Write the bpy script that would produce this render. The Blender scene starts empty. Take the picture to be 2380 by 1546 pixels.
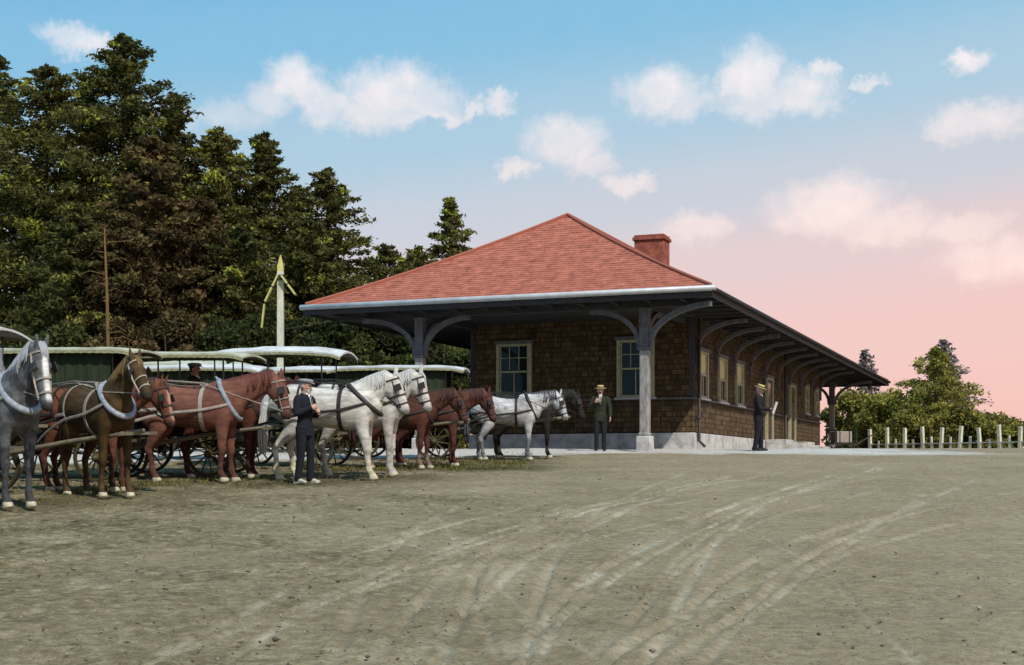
import bpy, math, random
import numpy as np
from mathutils import Vector, Matrix, Euler

S = bpy.context.scene
R = math.radians
EYE = 1.67            # camera height above the yard at its feet
FPX = 1390.0          # focal length in pixels of a 1024 wide frame

# ------------------------------------------------------------------ camera
cam_data = bpy.data.cameras.new("camera")
cam = bpy.data.objects.new("camera", cam_data)
S.collection.objects.link(cam)
cam.location = (0, 0, EYE)
cam.rotation_euler = (R(90), 0, 0)
cam_data.sensor_width = 36.0
cam_data.lens = FPX / 1024 * 36.0
cam_data.shift_y = (470 - 332.5) / 1024
cam_data.clip_start = 0.1
cam_data.clip_end = 4000
S.camera = cam

# ------------------------------------------------------------------ exposure
S.view_settings.view_transform = 'Standard'
S.view_settings.look = 'None'
S.view_settings.exposure = 0.42
S.view_settings.gamma = 1.0
S.view_settings.use_curve_mapping = False
S.cycles.max_bounces = 6
S.cycles.diffuse_bounces = 3
S.cycles.transparent_max_bounces = 6

# ------------------------------------------------------------------ sun
SUN_DIR = Vector((0.50, -0.86, 0)).normalized() * math.cos(R(48)) + Vector((0, 0, math.sin(R(48))))
sun_data = bpy.data.lights.new("sun", 'SUN')
sun_data.energy = 3.1
sun_data.angle = R(0.6)
sun_data.color = (1.0, 0.945, 0.86)
sun = bpy.data.objects.new("sun", sun_data)
S.collection.objects.link(sun)
sun.location = (20, -20, 40)
sun.rotation_euler = SUN_DIR.to_track_quat('Z', 'Y').to_euler()

# ------------------------------------------------------------------ sky
world = bpy.data.worlds.new("World")
S.world = world
world.use_nodes = True
wn, wl = world.node_tree.nodes, world.node_tree.links
wn.clear()


def wnode(t, **kw):
    n = wn.new(t)
    for k, v in kw.items():
        setattr(n, k, v)
    return n


def wmath(op, a, b=None, clamp=False):
    n = wnode('ShaderNodeMath', operation=op, use_clamp=clamp)
    for i, x in enumerate((a, b)):
        if x is None:
            continue
        if isinstance(x, (int, float)):
            n.inputs[i].default_value = x
        else:
            wl.new(x, n.inputs[i])
    return n.outputs[0]


tc = wnode('ShaderNodeTexCoord')
sep = wnode('ShaderNodeSeparateXYZ')
wl.new(tc.outputs['Generated'], sep.inputs[0])
hyp = wmath('SQRT', wmath('ADD', wmath('MULTIPLY', sep.outputs[0], sep.outputs[0]), wmath('MULTIPLY', sep.outputs[1], sep.outputs[1])))
azim = wmath('ARCTAN2', sep.outputs[0], sep.outputs[1])
elev = wmath('ARCTAN2', sep.outputs[2], hyp)
comb = wnode('ShaderNodeCombineXYZ')
wl.new(azim, comb.inputs[0])
wl.new(elev, comb.inputs[1])
# soft wobble so that cloud outlines billow
nz = wnode('ShaderNodeTexNoise')
nz.inputs['Scale'].default_value = 30
nz.inputs['Detail'].default_value = 9
nz.inputs['Roughness'].default_value = 0.68
wl.new(comb.outputs[0], nz.inputs['Vector'])
nsub = wnode('ShaderNodeVectorMath', operation='SUBTRACT')
wl.new(nz.outputs['Color'], nsub.inputs[0])
nsub.inputs[1].default_value = (0.5, 0.5, 0.5)
nscl = wnode('ShaderNodeVectorMath', operation='MULTIPLY')
wl.new(nsub.outputs[0], nscl.inputs[0])
nscl.inputs[1].default_value = (0.062, 0.044, 0)
warp = wnode('ShaderNodeVectorMath', operation='ADD')
wl.new(comb.outputs[0], warp.inputs[0])
wl.new(nscl.outputs[0], warp.inputs[1])
flat = wnode('ShaderNodeVectorMath', operation='MULTIPLY')
wl.new(warp.outputs[0], flat.inputs[0])
flat.inputs[1].default_value = (1, 1, 0)

# the sky's own colour by height: blue overhead, lavender, rose above the horizon
mr = wnode('ShaderNodeMapRange')
mr.inputs['From Min'].default_value = 0.0
mr.inputs['From Max'].default_value = 0.36
lean = wmath('ADD', elev, wmath('MULTIPLY', azim, -0.10))
wl.new(lean, mr.inputs['Value'])
ramp = wnode('ShaderNodeValToRGB')
wl.new(mr.outputs[0], ramp.inputs[0])
cr = ramp.color_ramp
cr.interpolation = 'EASE'
stops = [(0.0, (0.75, 0.44, 0.39)), (0.20, (0.73, 0.47, 0.44)), (0.36, (0.65, 0.495, 0.495)), (0.50, (0.47, 0.505, 0.565)),
         (0.66, (0.32, 0.485, 0.60)), (0.86, (0.17, 0.415, 0.605)), (1.0, (0.13, 0.375, 0.585))]
cr.elements[0].position, cr.elements[1].position = stops[0][0], stops[-1][0]
cr.elements[0].color, cr.elements[1].color = (*stops[0][1], 1), (*stops[-1][1], 1)
for p, c in stops[1:-1]:
    e = cr.elements.new(p)
    e.color = (*c, 1)

# clouds: azimuth, elevation, half width, half height (in the 2380 wide picture), strength
CLOUDS = [
    (690, 195, 85, 62, .95), (630, 225, 70, 45, .7), (750, 235, 75, 50, .8), (900, 215, 120, 62, .95), (860, 265, 120, 45, .8),
    (990, 235, 90, 50, .75), (1020, 268, 55, 18, .8), (955, 278, 40, 14, .7), (1095, 258, 35, 16, .75), (1155, 235, 55, 24, .85),
    (1540, 210, 95, 55, .9), (1600, 235, 75, 40, .7), (1740, 185, 80, 68, .95), (1760, 235, 90, 45, .75), (1870, 215, 85, 52, .85),
    (1915, 165, 40, 18, .85), (2018, 192, 38, 15, .8), (2250, 133, 52, 24, 1.0),
    (1315, 335, 95, 58, .85), (1360, 375, 85, 35, .7), (1205, 397, 48, 24, .85), (1462, 420, 70, 24, .8),
    (1615, 526, 85, 38, .8), (1935, 480, 125, 66, 1.0), (2050, 515, 110, 45, .9), (2230, 530, 95, 40, .75),
    (2270, 285, 110, 40, .8), (2190, 295, 70, 22, .6), (2290, 605, 105, 55, .95), (550, 268, 80, 40, .45),
    (205, 105, 70, 34, .85), (150, 80, 60, 24, .7), (235, 130, 36, 18, .7), (400, 270, 90, 40, .35),
    (-160, 330, 150, 60, .8), (-480, 240, 200, 80, .8), (2620, 420, 150, 60, .8), (2900, 250, 200, 80, .8), (1300, -180, 220, 60, .6),
    (500, -150, 180, 50, .5), (2100, -120, 160, 50, .5), (3500, 350, 250, 80, .8), (-1200, 380, 260, 90, .8)]
acc = None
for (dx, dy, rx, ry, st) in CLOUDS:
    u, v = dx * .43025, dy * .43025
    a = math.atan((u - 512) / FPX)
    el = math.atan((470 - v) / math.hypot(FPX, u - 512))
    k = .43025 / FPX * 1.45
    s1 = wnode('ShaderNodeVectorMath', operation='SUBTRACT')
    wl.new(flat.outputs[0], s1.inputs[0])
    s1.inputs[1].default_value = (a, el, 0)
    s2 = wnode('ShaderNodeVectorMath', operation='MULTIPLY')
    wl.new(s1.outputs[0], s2.inputs[0])
    s2.inputs[1].default_value = (1 / (rx * k), 1 / (ry * k), 0)
    ln = wnode('ShaderNodeVectorMath', operation='LENGTH')
    wl.new(s2.outputs[0], ln.inputs[0])
    m = wnode('ShaderNodeMapRange', interpolation_type='SMOOTHSTEP')
    m.inputs['From Min'].default_value = 1.0
    m.inputs['From Max'].default_value = 0.25
    m.inputs['To Max'].default_value = st
    wl.new(ln.outputs['Value'], m.inputs['Value'])
    acc = m.outputs[0] if acc is None else wmath('SMOOTH_MAX', acc, m.outputs[0])
    if acc.node.type == 'MATH':
        acc.node.inputs[2].default_value = 0.08
nf = wnode('ShaderNodeTexNoise')
nf.inputs['Scale'].default_value = 46
nf.inputs['Detail'].default_value = 9
nf.inputs['Roughness'].default_value = .62
wl.new(comb.outputs[0], nf.inputs['Vector'])
dens = wmath('MULTIPLY', acc, wmath('ADD', wmath('MULTIPLY', nf.outputs[0], 1.1), .32), True)
cmr = wnode('ShaderNodeMapRange')
cmr.inputs['From Min'].default_value = 0.12
cmr.inputs['From Max'].default_value = 0.30
wl.new(elev, cmr.inputs['Value'])
ccol = wnode('ShaderNodeMix', data_type='RGBA')
ccol.inputs['A'].default_value = (0.88, 0.655, 0.585, 1)
ccol.inputs['B'].default_value = (0.80, 0.76, 0.76, 1)
wl.new(cmr.outputs[0], ccol.inputs['Factor'])
mixc = wnode('ShaderNodeMix', data_type='RGBA')
wl.new(wmath('MULTIPLY', dens, .9), mixc.inputs['Factor'])
wl.new(ramp.outputs[0], mixc.inputs['A'])
wl.new(ccol.outputs['Result'], mixc.inputs['B'])
sky = wnode('ShaderNodeTexSky', sky_type='NISHITA')
sky.sun_disc = False
sky.sun_elevation = R(48)
sky.sun_rotation = math.atan2(SUN_DIR.x, SUN_DIR.y)
bg_sky = wnode('ShaderNodeBackground')
bg_sky.inputs['Strength'].default_value = 0.05
wl.new(sky.outputs[0], bg_sky.inputs['Color'])
bg_air = wnode('ShaderNodeBackground')
bg_air.inputs['Strength'].default_value = 1.0
wl.new(mixc.outputs['Result'], bg_air.inputs['Color'])
mixw = wnode('ShaderNodeMixShader')
mixw.inputs[0].default_value = 0.88
wl.new(bg_sky.outputs[0], mixw.inputs[1])
wl.new(bg_air.outputs[0], mixw.inputs[2])
wout = wnode('ShaderNodeOutputWorld')
wl.new(mixw.outputs[0], wout.inputs[0])

# ------------------------------------------------------------------ helpers
COL = S.collection
RNG = np.random.default_rng(11)


def gz(x, y):
    """height of the yard: it rises from the camera and levels off at the station"""
    y = np.asarray(y, float)
    s = 1.6
    t = np.clip((38.0 - y) / s, -60, 60)
    return 0.0605 * (38.0 - s * np.log1p(np.exp(t)))


def ground_at(u, v):
    """yard point seen at pixel (u, v) of the 1024 wide frame"""
    y = EYE / (0.0605 + (v - 470) / FPX)
    return ((u - 512) / FPX * y, y)


def tag(o, label=None, cat=None, group=None, kind=None):
    for k, v in (('label', label), ('category', cat), ('group', group), ('kind', kind)):
        if v:
            o[k] = v
    return o


def empty(name, loc, rz=0.0, rx=0.0):
    o = bpy.data.objects.new(name, None)
    o.empty_display_size = 0.3
    COL.objects.link(o)
    o.location = loc
    o.rotation_euler = (rx, 0, rz)
    return o


def link(name, me, mats, parent=None):
    o = bpy.data.objects.new(name, me)
    if mats is not None and not me.materials:
        for m in (mats if isinstance(mats, (list, tuple)) else [mats]):
            me.materials.append(m)
    COL.objects.link(o)
    if parent is not None:
        o.parent = parent
    return o


class MB:
    """collects shapes; build() links them as ONE mesh object"""

    def __init__(self):
        self.v, self.f, self.mi = [], [], []

    def add(self, vs, fs, mi=0):
        b = len(self.v)
        self.v += [tuple(p) for p in vs]
        self.f += [tuple(i + b for i in f) for f in fs]
        self.mi += [mi] * len(fs)
        return self

    def box(self, c, s, rot=None, mi=0, taper=1.0):
        x, y, z = s[0] / 2, s[1] / 2, s[2] / 2
        p = [(-x, -y, -z), (x, -y, -z), (x, y, -z), (-x, y, -z), (-x * taper, -y * taper, z), (x * taper, -y * taper, z), (x * taper, y * taper, z), (-x * taper, y * taper, z)]
        M = rot if rot is not None else Matrix.Identity(3)
        if isinstance(rot, (tuple, list)):
            M = Euler(rot).to_matrix()
        p = [M @ Vector(q) + Vector(c) for q in p]
        return self.add(p, [(0, 3, 2, 1), (4, 5, 6, 7), (0, 1, 5, 4), (1, 2, 6, 5), (2, 3, 7, 6), (3, 0, 4, 7)], mi)

    def bar(self, a, b, w, h=None, mi=0):
        a, b = Vector(a), Vector(b)
        d = b - a
        return self.box((a + b) / 2, (h or w, w, d.length), d.to_track_quat('Z', 'Y').to_matrix(), mi)

    def tube(self, pts, rad, seg=8, lat=(0, 1, 0), mi=0, interp=1, cap=True):
        """pts: list of points; rad: list of r or (lateral r, normal r)"""
        P = [np.array(p, float) for p in pts]
        Q = [np.array(r if isinstance(r, (tuple, list)) else (r, r), float) for r in (rad if isinstance(rad, list) else [rad] * len(P))]
        if interp > 1 and len(P) > 2:
            P, Q = crom(P, interp), [np.maximum(q, 0.001) for q in crom(Q, interp)]
        n = len(P)
        lat = np.array(lat, float)
        vs, fs = [], []
        for i in range(n):
            t = P[min(i + 1, n - 1)] - P[max(i - 1, 0)]
            t = t / (np.linalg.norm(t) + 1e-9)
            l = lat - t * lat.dot(t)
            if np.linalg.norm(l) < 1e-3:
                l = np.cross(t, (1, 0.3, 0.2))
            l /= np.linalg.norm(l)
            m = np.cross(t, l)
            for k in range(seg):
                a = 2 * math.pi * k / seg
                vs.append(P[i] + l * math.cos(a) * Q[i][0] + m * math.sin(a) * Q[i][1])
        for i in range(n - 1):
            for k in range(seg):
                k2 = (k + 1) % seg
                fs.append((i * seg + k, i * seg + k2, (i + 1) * seg + k2, (i + 1) * seg + k))
        if cap:
            d0 = P[0] - P[1]
            d1 = P[-1] - P[-2]
            d0 = d0 / (np.linalg.norm(d0) + 1e-9) * min(Q[0]) * .45
            d1 = d1 / (np.linalg.norm(d1) + 1e-9) * min(Q[-1]) * .45
            vs += [P[0] + d0, P[-1] + d1]
            a, b = n * seg, n * seg + 1
            for k in range(seg):
                k2 = (k + 1) % seg
                fs.append((a, k2, k))
                fs.append((b, (n - 1) * seg + k, (n - 1) * seg + k2))
        return self.add(vs, fs, mi)

    def lathe(self, prof, seg=24, c=(0, 0, 0), mi=0, M=None, sx=1.0, sy=1.0):
        vs, fs = [], []
        for r, z in prof:
            for k in range(seg):
                a = 2 * math.pi * k / seg
                p = Vector((r * math.cos(a) * sx, r * math.sin(a) * sy, z))
                vs.append((M @ p if M is not None else p) + Vector(c))
        for i in range(len(prof) - 1):
            for k in range(seg):
                k2 = (k + 1) % seg
                fs.append((i * seg + k, i * seg + k2, (i + 1) * seg + k2, (i + 1) * seg + k))
        return self.add(vs, fs, mi)

    def ring(self, c, rl, rn, lat, nor, w, t, seg=24):
        """flat band round an ellipse; lat/nor are its axes, w its width, t its thickness"""
        c, lat, nor = Vector(c), Vector(lat).normalized(), Vector(nor).normalized()
        ax = lat.cross(nor)
        vs, fs = [], []
        for k in range(seg):
            a = 2 * math.pi * k / seg
            for (dr, dw) in ((0, -w / 2), (t, -w / 2), (t, w / 2), (0, w / 2)):
                vs.append(c + lat * math.cos(a) * (rl + dr) + nor * math.sin(a) * (rn + dr) + ax * dw)
        for k in range(seg):
            k2 = (k + 1) % seg
            for j in range(4):
                fs.append((k * 4 + j, k2 * 4 + j, k2 * 4 + (j + 1) % 4, k * 4 + (j + 1) % 4))
        return self.add(vs, fs)

    def mesh(self, name, smooth=False):
        me = bpy.data.meshes.new(name)
        me.from_pydata(self.v, [], self.f)
        if any(self.mi):
            me.polygons.foreach_set('material_index', self.mi)
        if smooth:
            me.polygons.foreach_set('use_smooth', [True] * len(me.polygons))
        me.update()
        return me

    def build(self, name, mats, parent=None, smooth=False, bevel=0.0):
        me = self.mesh(name, smooth)
        o = link(name, me, mats, parent)
        if bevel:
            m = o.modifiers.new('bevel', 'BEVEL')
            m.width = bevel
            m.segments = 2
            m.limit_method = 'ANGLE'
            m.harden_normals = False
        return o

    def fused(self, name, voxel, smooth_it, mats, parent=None, factor=0.5):
        """one continuous skin round everything collected"""
        me = self.mesh('raw')
        tmp = bpy.data.objects.new('raw', me)
        COL.objects.link(tmp)
        m = tmp.modifiers.new('r', 'REMESH')
        m.mode = 'VOXEL'
        m.voxel_size = voxel
        if smooth_it:
            s = tmp.modifiers.new('s', 'SMOOTH')
            s.iterations = smooth_it
            s.factor = factor
        dg = bpy.context.evaluated_depsgraph_get()
        out = bpy.data.meshes.new_from_object(tmp.evaluated_get(dg))
        bpy.data.objects.remove(tmp)
        bpy.data.meshes.remove(me)
        out.name = name
        out.materials.clear()
        out.polygons.foreach_set('use_smooth', [True] * len(out.polygons))
        return link(name, out, mats, parent)


def crom(P, k):
    out = []
    n = len(P)
    for i in range(n - 1):
        p0, p1, p2, p3 = P[max(i - 1, 0)], P[i], P[i + 1], P[min(i + 2, n - 1)]
        for j in range(k):
            t = j / k
            out.append(0.5 * ((2 * p1) + (-p0 + p2) * t + (2 * p0 - 5 * p1 + 4 * p2 - p3) * t * t + (-p0 + 3 * p1 - 3 * p2 + p3) * t ** 3))
    out.append(P[-1])
    return out


# ------------------------------------------------------------------ materials
def mat(name, c1, c2=None, scale=6.0, rough=0.7, detail=4, bump=0.0, bscale=None, lo=.35, hi=.65, spec=0.3, stretch=None, metal=0.0, coat=None):
    m = bpy.data.materials.new(name)
    m.use_nodes = True
    nt = m.node_tree
    b = nt.nodes['Principled BSDF']
    b.inputs['Roughness'].default_value = rough
    b.inputs['Specular IOR Level'].default_value = spec
    b.inputs['Metallic'].default_value = metal
    b.inputs['Base Color'].default_value = (*c1, 1)
    if c2 is None and not bump and not coat:
        c2 = tuple(x * .75 for x in c1)
    t = nt.nodes.new('ShaderNodeTexCoord')
    vec = t.outputs['Object']
    if stretch:
        mp = nt.nodes.new('ShaderNodeMapping')
        mp.inputs['Scale'].default_value = stretch
        nt.links.new(vec, mp.inputs['Vector'])
        vec = mp.outputs[0]
    n = nt.nodes.new('ShaderNodeTexNoise')
    n.inputs['Scale'].default_value = scale
    n.inputs['Detail'].default_value = detail
    n.inputs['Roughness'].default_value = .65
    nt.links.new(vec, n.inputs['Vector'])
    if c2 is not None:
        r = nt.nodes.new('ShaderNodeValToRGB')
        r.color_ramp.elements[0].position, r.color_ramp.elements[1].position = lo, hi
        r.color_ramp.elements[0].color, r.color_ramp.elements[1].color = (*c2, 1), (*c1, 1)
        nt.links.new(n.outputs[0], r.inputs[0])
        out = r.outputs[0]
        if coat:
            at = nt.nodes.new('ShaderNodeAttribute')
            at.attribute_name = coat
            mx = nt.nodes.new('ShaderNodeMix')
            mx.data_type = 'RGBA'
            mx.blend_type = 'MULTIPLY'
            mx.inputs['Factor'].default_value = 1
            nt.links.new(at.outputs['Color'], mx.inputs['A'])
            nt.links.new(out, mx.inputs['B'])
            out = mx.outputs['Result']
        nt.links.new(out, b.inputs['Base Color'])
    if bump:
        n2 = nt.nodes.new('ShaderNodeTexNoise')
        n2.inputs['Scale'].default_value = bscale or scale * 4
        n2.inputs['Detail'].default_value = 3
        nt.links.new(vec, n2.inputs['Vector'])
        bp = nt.nodes.new('ShaderNodeBump')
        bp.inputs['Strength'].default_value = bump
        bp.inputs['Distance'].default_value = .02
        nt.links.new(n2.outputs[0], bp.inputs['Height'])
        nt.links.new(bp.outputs[0], b.inputs['Normal'])
    return m


def shingle_mat(name, cols, mortar, w, h, use_uv=False, bump=.6, speck=None, irregular=.45):
    m = bpy.data.materials.new(name)
    m.use_nodes = True
    nt = m.node_tree
    L = nt.links.new
    b = nt.nodes['Principled BSDF']
    b.inputs['Roughness'].default_value = .9
    b.inputs['Specular IOR Level'].default_value = .15
    t = nt.nodes.new('ShaderNodeTexCoord')
    if use_uv:
        vec = t.outputs['UV']
    else:
        sp = nt.nodes.new('ShaderNodeSeparateXYZ')
        L(t.outputs['Object'], sp.inputs[0])
        ad = nt.nodes.new('ShaderNodeMath')
        ad.operation = 'ADD'
        L(sp.outputs[0], ad.inputs[0])
        L(sp.outputs[1], ad.inputs[1])
        cb = nt.nodes.new('ShaderNodeCombineXYZ')
        L(ad.outputs[0], cb.inputs[0])
        L(sp.outputs[2], cb.inputs[1])
        vec = cb.outputs[0]
    # hand-cut shingles: every course is shifted, widths vary, butts wander a little
    plain = vec
    s0 = nt.nodes.new('ShaderNodeSeparateXYZ')
    L(vec, s0.inputs[0])

    def mth(op, a, b_=None, c_=None):
        q_ = nt.nodes.new('ShaderNodeMath')
        q_.operation = op
        for i_, x_ in enumerate((a, b_, c_)):
            if x_ is None:
                continue
            if isinstance(x_, (int, float)):
                q_.inputs[i_].default_value = x_
            else:
                L(x_, q_.inputs[i_])
        return q_.outputs[0]
    wn_ = nt.nodes.new('ShaderNodeTexNoise')
    wn_.inputs['Scale'].default_value = 1.6
    wn_.inputs['Detail'].default_value = 2
    L(vec, wn_.inputs['Vector'])
    yy_ = mth('MULTIPLY_ADD', mth('SUBTRACT', wn_.outputs[0], .5), h * .45, s0.outputs[1])
    row_ = mth('FLOOR', mth('DIVIDE', yy_, h))
    cb_ = nt.nodes.new('ShaderNodeCombineXYZ')
    L(s0.outputs[0], cb_.inputs[0])
    L(mth('MULTIPLY', row_, 9.73), cb_.inputs[1])
    rn_ = nt.nodes.new('ShaderNodeTexNoise')
    rn_.inputs['Scale'].default_value = 2.1
    rn_.inputs['Detail'].default_value = 1
    L(cb_.outputs[0], rn_.inputs['Vector'])
    xx_ = mth('MULTIPLY_ADD', mth('SUBTRACT', rn_.outputs[0], .5), 1.0 if not irregular else irregular, s0.outputs[0])
    cv_ = nt.nodes.new('ShaderNodeCombineXYZ')
    L(xx_, cv_.inputs[0])
    L(yy_, cv_.inputs[1])
    vec = cv_.outputs[0]
    br = nt.nodes.new('ShaderNodeTexBrick')
    br.inputs['Scale'].default_value = 1
    br.inputs['Brick Width'].default_value = w
    br.inputs['Row Height'].default_value = h
    br.inputs['Mortar Size'].default_value = h * .07
    br.inputs['Mortar Smooth'].default_value = .3
    br.inputs['Bias'].default_value = 0
    br.squash = .7
    br.squash_frequency = 3
    br.inputs['Color1'].default_value = (*cols[0], 1)
    br.inputs['Color2'].default_value = (*cols[1], 1)
    br.inputs['Mortar'].default_value = (*mortar, 1)
    L(vec, br.inputs['Vector'])
    n = nt.nodes.new('ShaderNodeTexNoise')
    n.inputs['Scale'].default_value = 3.2
    n.inputs['Detail'].default_value = 7
    n.inputs['Roughness'].default_value = .75
    L(vec, n.inputs['Vector'])
    rp = nt.nodes.new('ShaderNodeValToRGB')
    rp.color_ramp.elements[0].position, rp.color_ramp.elements[1].position = .36, .66
    rp.color_ramp.elements[0].color = (.55, .55, .55, 1)
    rp.color_ramp.elements[1].color = (1.3, 1.25, 1.1, 1) if speck is None else speck
    L(n.outputs[0], rp.inputs[0])
    mx = nt.nodes.new('ShaderNodeMix')
    mx.data_type, mx.blend_type = 'RGBA', 'MULTIPLY'
    mx.inputs['Factor'].default_value = 1
    L(br.outputs['Color'], mx.inputs['A'])
    L(rp.outputs[0], mx.inputs['B'])
    L(mx.outputs['Result'], b.inputs['Base Color'])
    # saw-tooth of each course, so that shingle butts stand proud
    s2 = nt.nodes.new('ShaderNodeSeparateXYZ')
    L(vec, s2.inputs[0])
    md = nt.nodes.new('ShaderNodeMath')
    md.operation = 'FRACT'
    dv = nt.nodes.new('ShaderNodeMath')
    dv.operation = 'DIVIDE'
    dv.inputs[1].default_value = h
    L(s2.outputs[1], dv.inputs[0])
    L(dv.outputs[0], md.inputs[0])
    ml = nt.nodes.new('ShaderNodeMath')
    ml.operation = 'MULTIPLY_ADD'
    ml.inputs[1].default_value = -1.0
    L(md.outputs[0], ml.inputs[0])
    L(n.outputs[0], ml.inputs[2])
    bp = nt.nodes.new('ShaderNodeBump')
    bp.inputs['Strength'].default_value = bump
    bp.inputs['Distance'].default_value = .03
    L(ml.outputs[0], bp.inputs['Height'])
    L(bp.outputs[0], b.inputs['Normal'])
    return m


def leaf_mat(name, dark, mid, light, tr=.25, p=(.12, .62, .97)):
    m = bpy.data.materials.new(name)
    m.use_nodes = True
    nt = m.node_tree
    L = nt.links.new
    nt.nodes.clear()
    at = nt.nodes.new('ShaderNodeAttribute')
    at.attribute_name = 'tint'
    r = nt.nodes.new('ShaderNodeValToRGB')
    r.color_ramp.elements[0].position, r.color_ramp.elements[1].position = p[0], p[2]
    r.color_ramp.elements[0].color, r.color_ramp.elements[1].color = (*dark, 1), (*light, 1)
    e = r.color_ramp.elements.new(p[1])
    e.color = (*mid, 1)
    L(at.outputs['Fac'], r.inputs[0])
    d = nt.nodes.new('ShaderNodeBsdfDiffuse')
    t = nt.nodes.new('ShaderNodeBsdfTranslucent')
    L(r.outputs[0], d.inputs[0])
    L(r.outputs[0], t.inputs[0])
    mx = nt.nodes.new('ShaderNodeMixShader')
    mx.inputs[0].default_value = tr
    L(d.outputs[0], mx.inputs[1])
    L(t.outputs[0], mx.inputs[2])
    o = nt.nodes.new('ShaderNodeOutputMaterial')
    L(mx.outputs[0], o.inputs[0])
    return m


M = {}
M['shingle'] = shingle_mat('brown wall shingles', ((.128, .086, .046), (.056, .037, .021)), (.020, .013, .009), .21, .15)
M['roofing'] = shingle_mat('red roof shingles', ((.46, .150, .098), (.43, .137, .089)), (.37, .118, .08), .22, .16, use_uv=True, bump=.14, speck=(1.2, 1.3, 1.32, 1))
M['dark_trim'] = mat('dark weathered timber', (.048, .045, .046), (.026, .024, .026), 5, .75, bump=.25, stretch=(1, 1, 4))
M['grey_trim'] = mat('grey painted timber', (.135, .125, .13), (.075, .07, .075), 7, .7, bump=.2)
M['pale_post'] = mat('pale painted post', (.36, .335, .325), (.17, .152, .145), 6, .65, stretch=(3, 3, .6), bump=.2)
M['gutter'] = mat('galvanised gutter', (.50, .52, .54), (.36, .38, .40), 3, .5, spec=.5, metal=.15)
M['casing'] = mat('ochre painted casing', (.40, .385, .25), (.27, .255, .15), 9, .6)
M['sill'] = mat('grey stone sill', (.42, .40, .42), (.30, .28, .29), 9, .8, bump=.2)
M['stone'] = mat('pale concrete base', (.58, .565, .55), (.30, .285, .265), 3.2, .9, detail=8, bump=.4, bscale=20)
M['brick'] = shingle_mat('red chimney brick', ((.30, .085, .06), (.23, .065, .05)), (.20, .13, .11), .22, .08, irregular=.001)
M['blind'] = mat('yellow roller blind', (.60, .56, .27), (.46, .42, .18), 3, .8)
M['door'] = mat('dark brown door', (.05, .03, .02), (.03, .018, .012), 8, .55, stretch=(1, 1, .2))
M['wire'] = mat('rusty iron', (.06, .05, .045), (.03, .025, .022), 14, .6)
gl = bpy.data.materials.new('window glass')
gl.use_nodes = True
g = gl.node_tree.nodes['Principled BSDF']
g.inputs['Base Color'].default_value = (.012, .017, .014, 1)
g.inputs['Roughness'].default_value = .06
g.inputs['Specular IOR Level'].default_value = .2
gb = gl.node_tree.nodes.new('ShaderNodeBump')
gb.inputs['Strength'].default_value = .06
gn = gl.node_tree.nodes.new('ShaderNodeTexNoise')
gn.inputs['Scale'].default_value = 2.5
gl.node_tree.links.new(gn.outputs[0], gb.inputs['Height'])
gl.node_tree.links.new(gb.outputs[0], g.inputs['Normal'])
M['glass'] = gl
M['leather'] = mat('dark harness leather', (.035, .028, .024), (.018, .015, .013), 20, .5)
M['tan_leather'] = mat('worn tan harness leather', (.36, .31, .27), (.24, .20, .17), 20, .6)
M['collar_grey'] = mat('grey horse collar', (.30, .33, .37), (.17, .19, .22), 14, .55)
M['wheel_paint'] = mat('dark olive wheel paint', (.085, .070, .022), (.035, .030, .014), 8, .55)
M['wheel_dark'] = mat('black wheel paint', (.045, .04, .032), (.022, .02, .017), 8, .5)
M['wagon_dark'] = mat('dark green wagon paint', (.020, .028, .018), (.010, .014, .010), 5, .4, spec=.5)
M['wagon_black'] = mat('black wagon paint', (.018, .018, .019), (.010, .010, .011), 5, .4, spec=.5)
M['canvas'] = mat('white canvas roof', (.62, .63, .63), (.40, .41, .40), 2.2, .9, detail=6, bump=.3, bscale=8)
M['canvas_cream'] = mat('cream canvas roof', (.50, .51, .40), (.30, .31, .22), 2.2, .9, detail=6, bump=.3, bscale=8)
M['fringe'] = mat('olive yellow fringe', (.30, .30, .16), (.16, .16, .08), 30, .9, stretch=(1, 1, .1))
M['curtain'] = mat('dark green side curtain', (.030, .045, .020), (.014, .022, .010), 3, .85, stretch=(6, 1, .6), bump=.5, bscale=4)
M['seat'] = mat('black buttoned leather seat', (.022, .02, .02), (.012, .011, .011), 10, .45)
M['pole_pale'] = mat('pale worn wood pole', (.19, .165, .11), (.10, .085, .055), 6, .7)
M['hoof'] = mat('pale horn hoof', (.52, .49, .36), (.34, .31, .2), 12, .6)
M['hoof_dark'] = mat('dark horn hoof', (.05, .045, .04), (.03, .027, .025), 12, .6)
M['eye'] = mat('dark eye', (.008, .006, .005), (.006, .005, .004), 3, .12, spec=.6)
M['coat'] = mat('horse coat', (1.18, 1.15, 1.1), (.52, .50, .48), 7, .8, detail=8, coat='coat', bump=.30, bscale=15, spec=.16, stretch=(.6, 1, 1.6))
M['skin'] = mat('face skin', (.50, .30, .21), (.40, .23, .16), 9, .55)
M['lip'] = mat('lips', (.30, .12, .09), None, 9, .5)
M['navy'] = mat('dark navy wool', (.010, .012, .018), (.006, .007, .011), 26, .9, bump=.6, bscale=13)
M['black_wool'] = mat('black wool', (.016, .016, .017), (.009, .009, .010), 26, .9, bump=.6, bscale=13)
M['olive_wool'] = mat('dark olive wool', (.030, .034, .018), (.016, .018, .010), 26, .9, bump=.6, bscale=13)
M['shirt'] = mat('white shirt', (.72, .72, .70), (.6, .6, .58), 12, .8)
M['straw'] = mat('straw hat', (.66, .58, .26), (.5, .42, .17), 40, .8)
M['band'] = mat('dark hat band', (.03, .03, .03), None, 20, .8)
M['cap'] = mat('grey tweed cap', (.28, .30, .31), (.16, .175, .18), 60, .9)
M['hair'] = mat('dark brown hair', (.03, .02, .013), (.015, .010, .007), 40, .7)
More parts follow.
